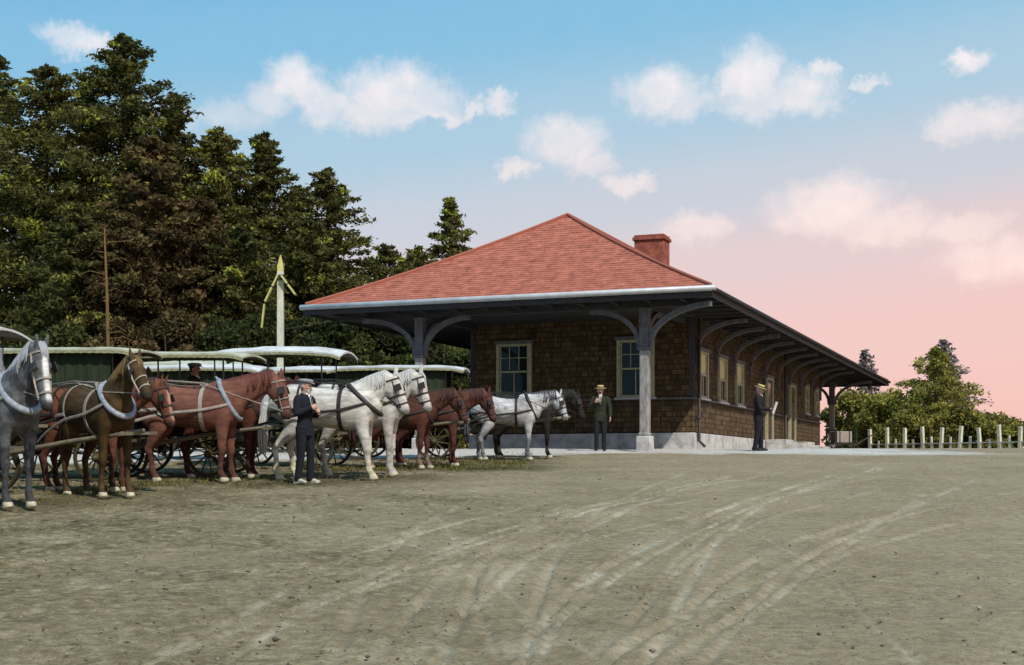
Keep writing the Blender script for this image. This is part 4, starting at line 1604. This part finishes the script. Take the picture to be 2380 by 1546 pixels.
BIG, SMALL = wheel_mesh(.50, 14), wheel_mesh(.41, 12)
for meshes in (BIG, SMALL):
    for me, m in zip(meshes, ('wheel_paint', 'wheel_dark', 'wheel_paint')):
        me.materials.append(M[m])


def wagon(label, loc, yaw, ztop=2.35, roofm='canvas', body='wagon_dark', curtain=False, length=2.75, rise=.10, tongue=True, tip=.95, arch=.05, tpos=2.55, tmat='pole_pale', seats=3):
    X, Y = loc
    t = empty('passenger_wagon', (X, Y, float(gz(X, Y))), R(yaw), 0)
    t.rotation_euler = (R(2.2), 0, R(yaw))
    tag(t, label, 'wagon', 'canopied wagons parked in a row')
    for x, ms, r in ((-.78, BIG, .50), (.92, SMALL, .41)):
        for s in (-1, 1):
            o = link('wheel', ms[0], None, t)
            o.location = (x, s * .70, r)
            o.rotation_euler = (R(-2 * s), R((X * 37 + x * 50) % 30), 0)
            link('tyre', ms[1], None, o)
            link('hub', ms[2], None, o)
        q = MB()
        q.bar((x, -.68, r), (x, .68, r), .06)
        for s in (-1, 1):
            q.tube([(x - .38, s * .38, r + .16), (x, s * .38, r + .07), (x + .38, s * .38, r + .16)], [(.03, .018)] * 3, 6, lat=(0, 1, 0), interp=3)
            q.tube([(x - .38, s * .38, r + .16), (x, s * .38, r + .25), (x + .38, s * .38, r + .16)], [(.03, .018)] * 3, 6, lat=(0, 1, 0), interp=3)
        q.build('axle', M['wheel_paint'], t)
    x0, x1 = -length / 2, length / 2 - .12
    q = MB()
    q.box(((x0 + x1) / 2, 0, .76), (x1 - x0, 1.02, .07))
    for s in (-1, 1):
        q.box(((x0 + x1) / 2, s * .52, .90), (x1 - x0, .035, .26))
        q.box(((x0 + x1) / 2, s * .54, 1.035), (x1 - x0 + .04, .07, .03))
        q.box(((x0 + x1) / 2, s * .541, .80), (x1 - x0, .02, .03))
    q.box((x0, 0, .92), (.035, 1.0, .30))
    o = q.build('wagon_body', M[body], t, bevel=.008)
    q = MB()
    q.tube([(x1 - .05, 0, .78), (x1 + .16, 0, .84), (x1 + .24, 0, 1.12)], [(.46, .015)] * 3, 8, lat=(0, 1, 0), interp=3)
    q.build('dashboard', M['wagon_black'], t)
    for s in (-1, 1):
        q = MB()
        q.bar((.0, s * .55, .74), (.0, s * .70, .46), .025)
        q.box((.0, s * .70, .45), (.28, .14, .025))
        q.build('step', M['wheel_dark'], t)
    for k in range(seats):
        xs = x0 + .42 + k * (x1 - x0 - .75) / max(1, seats - 1)
        q = MB()
        q.box((xs, 0, 1.15), (.42, .98, .11))
        o = q.build('seat', M['seat'], t, bevel=.03)
        q = MB()
        q.box((xs - .24, 0, 1.40), (.07, .98, .34), rot=(0, R(-8), 0))
        q.build('backrest', M['seat'], o, bevel=.025)
        q = MB()
        for s in (-1, 1):
            q.box((xs, s * .44, .95), (.30, .03, .32))
        q.build('seat_riser', M[body], o)
    zp = ztop - .08
    for x in (x0 + .08, (x0 + x1) / 2, x1 - .08):
        for s in (-1, 1):
            q = MB()
            q.tube([(x, s * .53, .88), (x, s * .56, zp)], [.018, .016], 7)
            q.build('canopy_post', M['wagon_black'], t)
    # canopy: cambered canvas on bows, with thickness and turned down ends
    cx0, cx1, hw = x0 - .12, x1 + .34, .72
    q = MB()
    nx_, ny_ = 18, 12
    vs, fs = [], []
    for lay in (0, 1):
        for i in range(nx_ + 1):
            for j in range(ny_ + 1):
                a, bb = i / nx_, j / ny_ * 2 - 1
                z = zp + rise * (1 - bb * bb) + arch * (1 - (2 * a - 1) ** 2) - .05 * max(0, abs(2 * a - 1) - .86) / .14 - .035 * lay
                z += .006 * math.sin(a * 19 + bb * 3) * (1 - abs(bb)) - .012 * abs(math.sin(a * math.pi * 5)) * (1 - bb * bb) - .006 * abs(math.sin(a * math.pi * 5 + .4)) * bb * bb
                vs.append((cx0 + (cx1 - cx0) * a, bb * hw, z))
    n1 = (nx_ + 1) * (ny_ + 1)
    for i in range(nx_):
        for j in range(ny_):
            k = i * (ny_ + 1) + j
            fs.append((k, k + ny_ + 1, k + ny_ + 2, k + 1))
            fs.append((n1 + k, n1 + k + 1, n1 + k + ny_ + 2, n1 + k + ny_ + 1))
    for i in range(nx_):
        for j in (0, ny_):
            k, k2 = i * (ny_ + 1) + j, (i + 1) * (ny_ + 1) + j
            fs.append((k, k2, n1 + k2, n1 + k) if j else (k2, k, n1 + k, n1 + k2))
    for i in (0, nx_):
        for j in range(ny_):
            k = i * (ny_ + 1) + j
            fs.append((k, k + 1, n1 + k + 1, n1 + k) if i == 0 else (k + 1, k, n1 + k, n1 + k + 1))
    q.add(vs, fs)
    cn = q.build('canopy', M[roofm], t, smooth=False)
    q = MB()
    for s in (-1, 1):
        n = 44
        vs, fs = [], []
        for i in range(n + 1):
            a = i / n
            z = zp + arch * (1 - (2 * a - 1) ** 2) - .05 * max(0, abs(2 * a - 1) - .86) / .14 - .034
            x = cx0 + (cx1 - cx0) * a
            d = .045 + .008 * (i % 2)
            vs += [(x, s * (hw - .004), z), (x, s * (hw + .003), z - d), (x, s * (hw - .012), z - d), (x, s * (hw - .018), z)]
        for i in range(n):
            for j in range(4):
                fs.append((i * 4 + j, i * 4 + 4 + j, i * 4 + 4 + (j + 1) % 4, i * 4 + (j + 1) % 4))
        q.add(vs, fs)
    q.build('fringe', M['fringe'], cn)
    if curtain:
        for s in ((-1, 1) if curtain is True else (1,)):
            q = MB()
            n = 40
            vs, fs = [], []
            for i in range(n + 1):
                x = x0 + .10 + (x1 - x0 - .2) * i / n
                yy = s * (.585 + .012 * math.sin(i * 1.9))
                vs += [(x, yy - .005, zp - .02), (x, yy - .005, 1.12 + .01 * math.sin(i)), (x, yy + .005, 1.12 + .01 * math.sin(i)), (x, yy + .005, zp - .02)]
            for i in range(n):
                for j in range(4):
                    fs.append((i * 4 + j, i * 4 + 4 + j, i * 4 + 4 + (j + 1) % 4, i * 4 + (j + 1) % 4))
            q.add(vs, fs)
            q.build('curtain', M['curtain'], t)
    if tongue:
        q = MB()
        q.tube([(.75, 0, .50), (1.5, 0, .60), (1.4 + tpos * .5, 0, .6 + (tip - .6) * .55), (1.4 + tpos, 0, tip)], [.042, .042, .037, .032], 8, interp=2)
        q.build('tongue', M[tmat], t, smooth=True)
        q = MB()
        q.bar((1.4 + tpos - .12, -.52, tip - .04), (1.4 + tpos - .12, .52, tip - .04), .045)
        q.build('neck_yoke', M[tmat], t)
        q = MB()
        for s in (-1, 1):
            q.bar((1.45, s * .45 - .36, .70), (1.45, s * .45 + .36, .70), .05)
        q.bar((1.38, -.5, .66), (1.38, .5, .66), .06)
        q.build('whippletree', M[tmat], t)
    return t


wagon('wagon with domed white roof whose corner peeks in at far left', (-9.15, 21.4), -16, 2.50, 'canvas', arch=.06, rise=.14)
wagon('wagon hitched to the far left gray horses', (-11.0, 20.9), -22, 2.4, 'canvas', tip=1.05, tpos=3.3)
wagon('wagon with thin flat roof and dark green curtains down', (-8.0, 24.75), -6, 2.36, 'canvas_cream', curtain=True, rise=.05, arch=.02)
wagon('open sided wagon behind the red bay with a driver aboard', (-6.35, 26.1), -7, 2.30, 'canvas_cream', rise=.06, arch=.03)
wagon('wagon with high arched white roof before the crossing post', (-4.75, 28.5), -8, 2.36, 'canvas', rise=.12, arch=.08, length=2.5)
wagon('curtained wagon with pale roof nearest the station wall', (-2.62, 31.9), -4, 2.14, 'canvas', curtain=True, rise=.06, arch=.03, body='wagon_black', length=2.75)
wagon('low roofed black wagon standing behind the white horses', (-5.0, 35.2), -5, 2.12, 'canvas', body='wagon_black', tongue=False, curtain='far')  # far side curtain added to darken the wagon's inside
wagon('distant wagon seen between roofs behind the red bay', (-8.35, 36.0), -8, 2.28, 'canvas_cream', body='wagon_black', tongue=False, curtain=True)
wagon('distant wagon mostly hidden behind the curtained flat roof', (-11.2, 34.5), -8, 2.22, 'canvas_cream', body='wagon_black', tongue=False, curtain=True)
wagon('third black wagon parked behind, its roof between the cream canopies', (-7.0, 31.2), -6, 2.10, 'canvas', body='wagon_black', tongue=False, curtain=True)

# ------------------------------------------------------------------ people
def hand(b, wrist, d, nrm, side, curl=.5, grip=0.0):
    """palm, four fingers of different lengths and a thumb from the side of the palm"""
    wrist, d, nrm = np.array(wrist, float), np.array(d, float), np.array(nrm, float)
    d /= np.linalg.norm(d)
    nrm = nrm - d * nrm.dot(d)
    nrm /= np.linalg.norm(nrm)
    ac = np.cross(d, nrm) * side
    b.tube([wrist - d * .01, wrist + d * .03, wrist + d * .065, wrist + d * .092], [(.024, .018), (.036, .016), (.042, .015), (.040, .011)], 12, lat=tuple(ac))
    for k, (o, l) in enumerate(((-.031, .058), (-.0105, .073), (.0105, .078), (.031, .070))):
        p = wrist + d * .086 + ac * o
        pts, a = [p - d * .015, p], curl * (.7 + .1 * k)
        for seg in (.42, .33, .25):
            dv = d * math.cos(a) + nrm * math.sin(a)
            p = p + dv * l * seg
            pts.append(p)
            a += curl * .9 + grip
        b.tube(pts, [.0085, .0088, .0082, .0075, .0062], 8, lat=tuple(ac))
    p = wrist + d * .028 + ac * .030
    q = p + d * .030 + ac * .026 + nrm * .012
    r = q + d * .026 + ac * .004 + nrm * .016 * (1 + curl)
    b.tube([p - ac * .01, p, q, r], [.013, .013, .011, .0075], 8)


def person(label, loc, yaw, arms, outfit, hat, head_pitch=0., head_yaw=0., hair='hair', beard=None, z=None, seated=False, h=1.75, shoe='shoe', stance=.0, group=None):
    X, Y = loc
    t = empty('person', (X, Y, float(gz(X, Y)) if z is None else z), R(yaw))
    s_ = h / 1.755
    t.scale = (s_, s_, s_)
    tag(t, label, 'person', group)
    hipz = .93
    legs = []
    for s in (-1, 1):
        if seated:
            legs.append([(0.0, .09 * s, hipz), (.40, .12 * s, hipz + .03), (.46, .12 * s, hipz - .40), (.45, .12 * s, hipz - .42)])
        else:
            f = stance * s
            legs.append([(0, .092 * s, hipz), (.02 + f * .5, .10 * s, .50), (-.015 + f, .105 * s, .085), (f - .015, .105 * s, .08)])
    torso = [(-.005, .94, .105, .15), (.0, 1.06, .098, .142), (.005, 1.18, .102, .148), (.01, 1.30, .118, .168), (.0, 1.40, .112, .175), (-.01, 1.455, .075, .12), (-.008, 1.49, .058, .062)]
    b = MB()
    b.tube([(x, 0, z_) for x, z_, _, _ in torso], [(w, dp) for _, z_, dp, w in torso], 20, lat=(0, 1, 0), interp=3)
    HM = Matrix.Translation((.0, 0, 1.515)) @ Euler((0, R(head_pitch), R(head_yaw))).to_matrix().to_4x4()

    def H(p):
        return np.array(HM @ Vector(p))
    b.tube([(-.008, 0, 1.44), (.002, 0, 1.50), H((.0, 0, .06))], [(.062, .062), (.056, .058), (.056, .062)], 16, lat=(0, 1, 0))
    prof = [(.0, .050, .030, .026), (.018, .036, .062, .048), (.05, .018, .084, .060), (.085, .010, .093, .067), (.12, .004, .098, .073), (.155, -.002, .101, .076), (.19, -.007, .096, .073), (.218, -.010, .074, .057), (.235, -.012, .034, .028)]
    lat = tuple(np.array(HM.to_3x3() @ Vector((0, 1, 0))))
    b.tube([H((x, 0, z_)) for z_, x, _, _ in prof], [(w, dp) for z_, x, dp, w in prof], 22, lat=lat, interp=3)
    b.tube([H((.098, 0, .128)), H((.108, 0, .105)), H((.122, 0, .082)), H((.106, 0, .074))], [.008, .010, .0135, .010], 8, lat=lat)
    for s in (-1, 1):
        b.tube([H((.098, s * .012, .139)), H((.096, s * .034, .143)), H((.080, s * .056, .136))], [.008, .010, .007], 7)
        b.tube([H((.0, s * .074, .075)), H((-.008, s * .083, .105)), H((-.012, s * .080, .135))], [(.008, .012), (.010, .018), (.007, .014)], 8, lat=lat)
        b.tube([H((.072, s * .040, .095)), H((.06, s * .052, .08))], [.018, .016], 8)
    b.tube([H((.094, -.022, .052)), H((.105, 0, .054)), H((.094, .022, .052))], [.006, .0085, .006], 8)
    b.tube([H((.092, -.02, .040)), H((.1, 0, .040)), H((.092, .02, .040))], [.006, .0085, .006], 8)
    # arms: shoulder, elbow, wrist and hand
    for s, (el, wr, hd_, hn_, curl) in zip((-1, 1), arms):
        sh = np.array((-.005, .178 * s, 1.415))
        b.tube([sh, el, wr], [.046, .038, .026], 12)
        hand(b, wr, hd_, hn_, s, curl)
    for l in legs:
        b.tube([l[0], l[1], l[2]], [.075, .052, .036], 12)
    o = b.fused('body', .0062, 3, [M['skin'], M['eye'], M['lip']], t)
    pc = poly_centres(o.data)
    mi = np.zeros(len(pc), np.int32)
    for s in (-1, 1):
        e = H((.094, s * .033, .118))
        dd = (pc - e)
        mi[(np.abs(dd @ np.array(lat)) < .013) & (np.abs(dd[:, 2]) < .0065) & (np.linalg.norm(dd, axis=1) < .02)] = 1
    e = H((.1, 0, .047))
    dd = pc - e
    mi[(np.abs(dd @ np.array(lat)) < .024) & (np.abs(dd[:, 2]) < .008) & (np.linalg.norm(dd, axis=1) < .028)] = 2
    o.data.polygons.foreach_set('material_index', mi)
    # clothes
    jm, tm = outfit
    b = MB()
    low = [(-.005, .80, .128, .188)] if not seated else [(-.005, .90, .135, .180)]
    jt = low + [(-.003, .95, .122, .170), (.0, 1.06, .108, .150), (.006, 1.18, .116, .156), (.008, 1.30, .128, .176), (-.003, 1.40, .120, .182), (-.014, 1.455, .086, .130), (-.014, 1.495, .070, .074)]
    b.tube([(x, 0, z_) for x, z_, _, _ in jt], [(w, dp) for _, z_, dp, w in jt], 24, lat=(0, 1, 0), interp=3)
    for s, (el, wr, hd_, hn_, curl) in zip((-1, 1), arms):
        el, wr = np.array(el), np.array(wr)
        b.tube([(-.005, .150 * s, 1.425), (-.005, .192 * s, 1.39), tuple((np.array((-.005, .19 * s, 1.40)) + el) / 2), el, (el + wr) / 2, wr + (wr - el) / np.linalg.norm(wr - el) * .005], [.072, .074, .066, .058, .052, .043], 14, interp=2)
    for s in (-1, 1):   # lapels
        b.tube([(.118, s * .052, 1.455), (.140, s * .052, 1.36), (.150, s * .010, 1.22)], [(.022, .010), (.028, .010), (.012, .008)], 8, lat=(0, 1, 0))
    b.tube([(.03, -.075, 1.49), (-.04, -.05, 1.505), (-.075, 0, 1.508), (-.04, .05, 1.505), (.03, .075, 1.49)], [.016] * 5, 8, interp=2)
    b.fused('jacket', .011, 3, M[jm], t)
    b = MB()
    b.tube([(.088, 0, 1.485), (.122, 0, 1.40), (.136, 0, 1.30), (.126, 0, 1.235)], [(.030, .014), (.042, .012), (.026, .010), (.008, .008)], 12, lat=(0, 1, 0), interp=3)
    b.tube([(.055, -.04, 1.50), (.068, 0, 1.497), (.055, .04, 1.50)], [(.018, .014)] * 3, 8, lat=(0, 0, 1), interp=2)
    o = b.build('shirt', M['shirt'], t, smooth=True)
    b = MB()
    b.tube([(.104, 0, 1.478), (.134, 0, 1.40), (.144, 0, 1.29)], [(.012, .008), (.016, .008), (.012, .008)], 8, lat=(0, 1, 0))
    b.build('tie', M['black_wool'], o, smooth=True)
    b = MB()
    b.tube([(-.005, 0, 1.02), (-.005, 0, .93), (-.0, 0, .86)], [(.150, .110), (.158, .118), (.10, .09)], 18, lat=(0, 1, 0))
    for l in legs:
        b.tube([(l[0][0], l[0][1] * .95, l[0][2] + .02), tuple((np.array(l[0]) + np.array(l[1])) / 2), l[1], tuple((np.array(l[1]) + np.array(l[2])) / 2), (l[2][0], l[2][1], l[2][2] - .035)], [(.098, .108), (.084, .094), (.066, .074), (.060, .068), (.060, .070)], 16, lat=(0, 1, 0), interp=2)
    b.fused('trousers', .012, 4, M[tm], t)
    for s, l in zip((-1, 1), legs):
        b = MB()
        fx, fy, fz = l[2]
        fz = fz - .085 if not seated else fz - .08
        b.tube([(fx - .07, fy, fz + .045), (fx - .02, fy, fz + .055), (fx + .06, fy + .008 * s, fz + .045), (fx + .14, fy + .015 * s, fz + .032), (fx + .185, fy + .018 * s, fz + .024)], [(.034, .040), (.040, .052), (.043, .044), (.044, .030), (.026, .020)], 14, lat=(0, 1, 0), interp=3)
        b.box((fx + .05, fy + .008 * s, fz + .008), (.24, .076, .016))
        b.fused('shoe', .008, 2, M[shoe], t)
    b = MB()
    hp = [(.075, -.045, .050, .072), (.11, -.032, .070, .079), (.145, -.022, .088, .081), (.18, -.018, .093, .080), (.215, -.016, .076, .062)]
    b.tube([H((x, 0, z_)) for z_, x, _, _ in hp], [(w, dp) for z_, x, dp, w in hp], 18, lat=lat, interp=3)
    b.build('hair', M[hair], t, smooth=True)
    if beard:
        b = MB()
        b.tube([H((.098, -.036, .058)), H((.113, 0, .066)), H((.098, .036, .058))], [.010, .013, .010], 8, interp=2)
        if beard != 'moustache':
            b.tube([H((.055, 0, .05)), H((.075, 0, .012)), H((.070, 0, -.055))], [(.055, .045), (.046, .036), (.012, .012)], 12, lat=lat, interp=2)
        b.build('beard', M['hair_grey' if beard == 'grey' else 'hair'], t, smooth=True)
    HMr = HM.to_3x3()
    if hat == 'boater':
        q = MB()
        q.lathe([(.082, 0), (.160, -.003), (.160, .008), (.092, .012), (.089, .078), (.080, .085), (.001, .087)], 32, H((-.006, 0, .172)), M=HMr, sx=1.08)
        o = q.build('straw_hat', M['straw'], t, smooth=False)
        q = MB()
        q.lathe([(.094, .011), (.096, .011), (.0935, .045), (.090, .045)], 32, H((-.006, 0, .172)), M=HMr, sx=1.08)
        q.build('hat_band', M['band'], o)
    else:
        q = MB()
        q.lathe([(.088, -.004), (.098, .0), (.120, .028), (.116, .050), (.080, .066), (.001, .070)], 28, H((.0, 0, .172)), M=HMr, sx=1.14)
        q.tube([H((.085, 0, .186)), H((.125, 0, .176)), H((.160, 0, .160))], [(.075, .010), (.066, .008), (.036, .005)], 14, lat=lat, interp=2)
        q.build('flat_cap', M['cap'], t, smooth=True)
    return t


UPF = (0, 0, 1)
person('man in flat gray cap and navy suit holding the red bay', (-3.54, 23.75), -28,
       (((.02, -.26, 1.16), (.20, -.10, 1.27), (.55, .75, .30), (-.6, .5, -.2), .9), ((.03, .25, 1.15), (.23, .09, 1.20), (.55, -.75, .25), (-.6, -.5, -.2), .9)),
       ('navy', 'navy'), 'cap', head_pitch=4, head_yaw=14, hair='hair_grey', beard='grey', h=1.79, shoe='shoe_dusty', stance=.05)
person('man in yellow straw hat facing the viewer before the wall', (2.30, 36.2), -95,
       (((.03, -.27, 1.17), (.20, -.13, 1.30), (.3, .6, .8), (-.8, .3, .3), .7), ((.0, .26, 1.15), (.10, .27, .92), (.25, .02, -1.0), (-.3, -1, 0), .35)),
       ('olive_wool', 'black_wool'), 'boater', head_pitch=2, hair='hair', beard='moustache', h=1.70, stance=.0)
NPX, NPY = 6.47, 36.5
person('man in dark suit reading a newspaper beside the station', (NPX, NPY), -14,
       (((.06, -.24, 1.12), (.30, -.16, 1.10), (.9, .35, .15), (-.1, .2, 1), .6), ((.06, .24, 1.12), (.30, .15, 1.10), (.9, -.35, .15), (-.1, -.2, 1), .6)),
       ('black_wool', 'navy'), 'boater', head_pitch=20, hair='hair_grey', beard=None, h=1.73, stance=.07)
person('dark coated driver sitting high on the wagon behind the bay', (-5.95, 26.05), -7,
       (((.10, -.25, 1.16), (.33, -.13, 1.10), (.8, .3, .1), (-.2, .2, -1), .9), ((.10, .25, 1.16), (.33, .13, 1.10), (.8, -.3, .1), (-.2, -.2, -1), .9)),
       ('black_wool', 'black_wool'), 'cap', hair='hair', beard='moustache', h=1.72, seated=True, z=float(gz(-5.95, 26.05)) + .38)

npz = float(gz(NPX, NPY))
c14, s14 = math.cos(R(-14)), math.sin(R(-14))
pm = bpy.data.materials.new('newsprint')
pm.use_nodes = True
nt = pm.node_tree
pb = nt.nodes['Principled BSDF']
pb.inputs['Roughness'].default_value = .9
wv = nt.nodes.new('ShaderNodeTexWave')
wv.wave_type, wv.bands_direction = 'BANDS', 'Z'
wv.inputs['Scale'].default_value = 28
wv.inputs['Distortion'].default_value = 3
wv.inputs['Detail'].default_value = 3
wv.inputs['Detail Scale'].default_value = 9
tcn = nt.nodes.new('ShaderNodeTexCoord')
nt.links.new(tcn.outputs['Object'], wv.inputs['Vector'])
rr = nt.nodes.new('ShaderNodeValToRGB')
rr.color_ramp.elements[0].color, rr.color_ramp.elements[1].color = (.42, .41, .38, 1), (.70, .69, .64, 1)
rr.color_ramp.elements[0].position, rr.color_ramp.elements[1].position = .2, .5
nt.links.new(wv.outputs[0], rr.inputs[0])
nt.links.new(rr.outputs[0], pb.inputs['Base Color'])
nw = empty('newspaper', (NPX + .335 * c14, NPY + .335 * s14, npz + 1.06), R(-14))
tag(nw, 'open white newspaper held up by the reading man', 'newspaper')
for s in (-1, 1):
    vs, fs = [], []
    for lay in (0, 1):
        for i in range(9):
            for j in range(7):
                a, bb = i / 8, j / 6
                vs.append((.02 + .05 * math.sin(a * 2.2) * -1 + .10 * bb + .05 + lay * .002, s * (.004 + a * .27), -.10 + bb * .30 + .02 * math.sin(a * 3)))
    for lay in (0, 1):
        for i in range(8):
            for j in range(6):
                k = lay * 63 + i * 7 + j
                fs.append((k, k + 7, k + 8, k + 1) if lay == 0 else (k, k + 1, k + 8, k + 7))
    q = MB()
    q.add(vs, fs)
    q.build('page', pm, nw, smooth=True)

# ------------------------------------------------------------------ weeds and loose stones
rng = np.random.default_rng(99)
n = 16000
gx_ = rng.uniform(-14, .5, n)
gy_ = 24.5 + (gx_ + 4.5) * 1.12 + 1.2 + rng.normal(0, 1.5, n)
keep = (fbm(gx_, gy_, 31, 4, .7) + rng.random(n) * .25 > .60) & (gy_ > 19) & (gy_ < 37)
gx_, gy_ = gx_[keep], gy_[keep]
C = np.stack([gx_, gy_, gz(gx_, gy_) + .02], -1)
me = leaf_mesh('grass', C, np.repeat(np.array([[0, 0, 1.6]]), len(C), 0), .065, rng.random(len(C)), rng, droop=0, flat=0, aspect=.22)
tag(link('grass', me, M['grass']), kind='stuff')
n = 2200
yy = 8 * (40 / 8) ** rng.random(n)
xx = rng.uniform(-.42, .42, n) * yy
hz = gz(xx, yy)
st_m = mat('yard stones', (.34, .31, .25), (.12, .10, .075), 1.5, .9)
sv, sf = [], []
oc = np.array([(1, 0, 0), (0, 1, 0), (-1, 0, 0), (0, -1, 0), (0, 0, 1), (0, 0, -1)], float)
of = [(0, 1, 4), (1, 2, 4), (2, 3, 4), (3, 0, 4), (1, 0, 5), (2, 1, 5), (3, 2, 5), (0, 3, 5)]
r = rng.lognormal(-4.95, .45, n).clip(.003, .024)
V = oc[None] * r[:, None, None] * rng.uniform(.6, 1.3, (n, 6, 1)) * np.array([1, 1, .7]) + np.stack([xx, yy, hz + r * .1 + .012], -1)[:, None]
F = (np.array(of)[None] + (np.arange(n) * 6)[:, None, None]).reshape(-1, 3)
tag(link('gravel', np_mesh('gravel', V.reshape(-1, 3), F), st_m), kind='stuff')

n = 5200
rng = np.random.default_rng(5)
yy = 8.3 * (30 / 8.3) ** rng.random(n)
xx = rng.uniform(-.42, .40, n) * yy
keep = rng.random(n) < .5 * np.clip((3 - xx + rng.normal(0, 2, n)) / 8, .04, 1)
xx, yy = xx[keep], yy[keep]
n = len(xx)
r = rng.lognormal(-4.75, .5, n).clip(.004, .028)
V = oc[None] * r[:, None, None] * rng.uniform(.5, 1.4, (n, 6, 1)) * np.array([1.2, 1, .55]) + np.stack([xx, yy, gz(xx, yy) + .012], -1)[:, None]
F = (np.array(of)[None] + (np.arange(n) * 6)[:, None, None]).reshape(-1, 3)
tag(link('dirt', np_mesh('dirt', V.reshape(-1, 3), F), mat('dark clods', (.15, .12, .072), (.07, .055, .032), 1.2, .95)), kind='stuff')
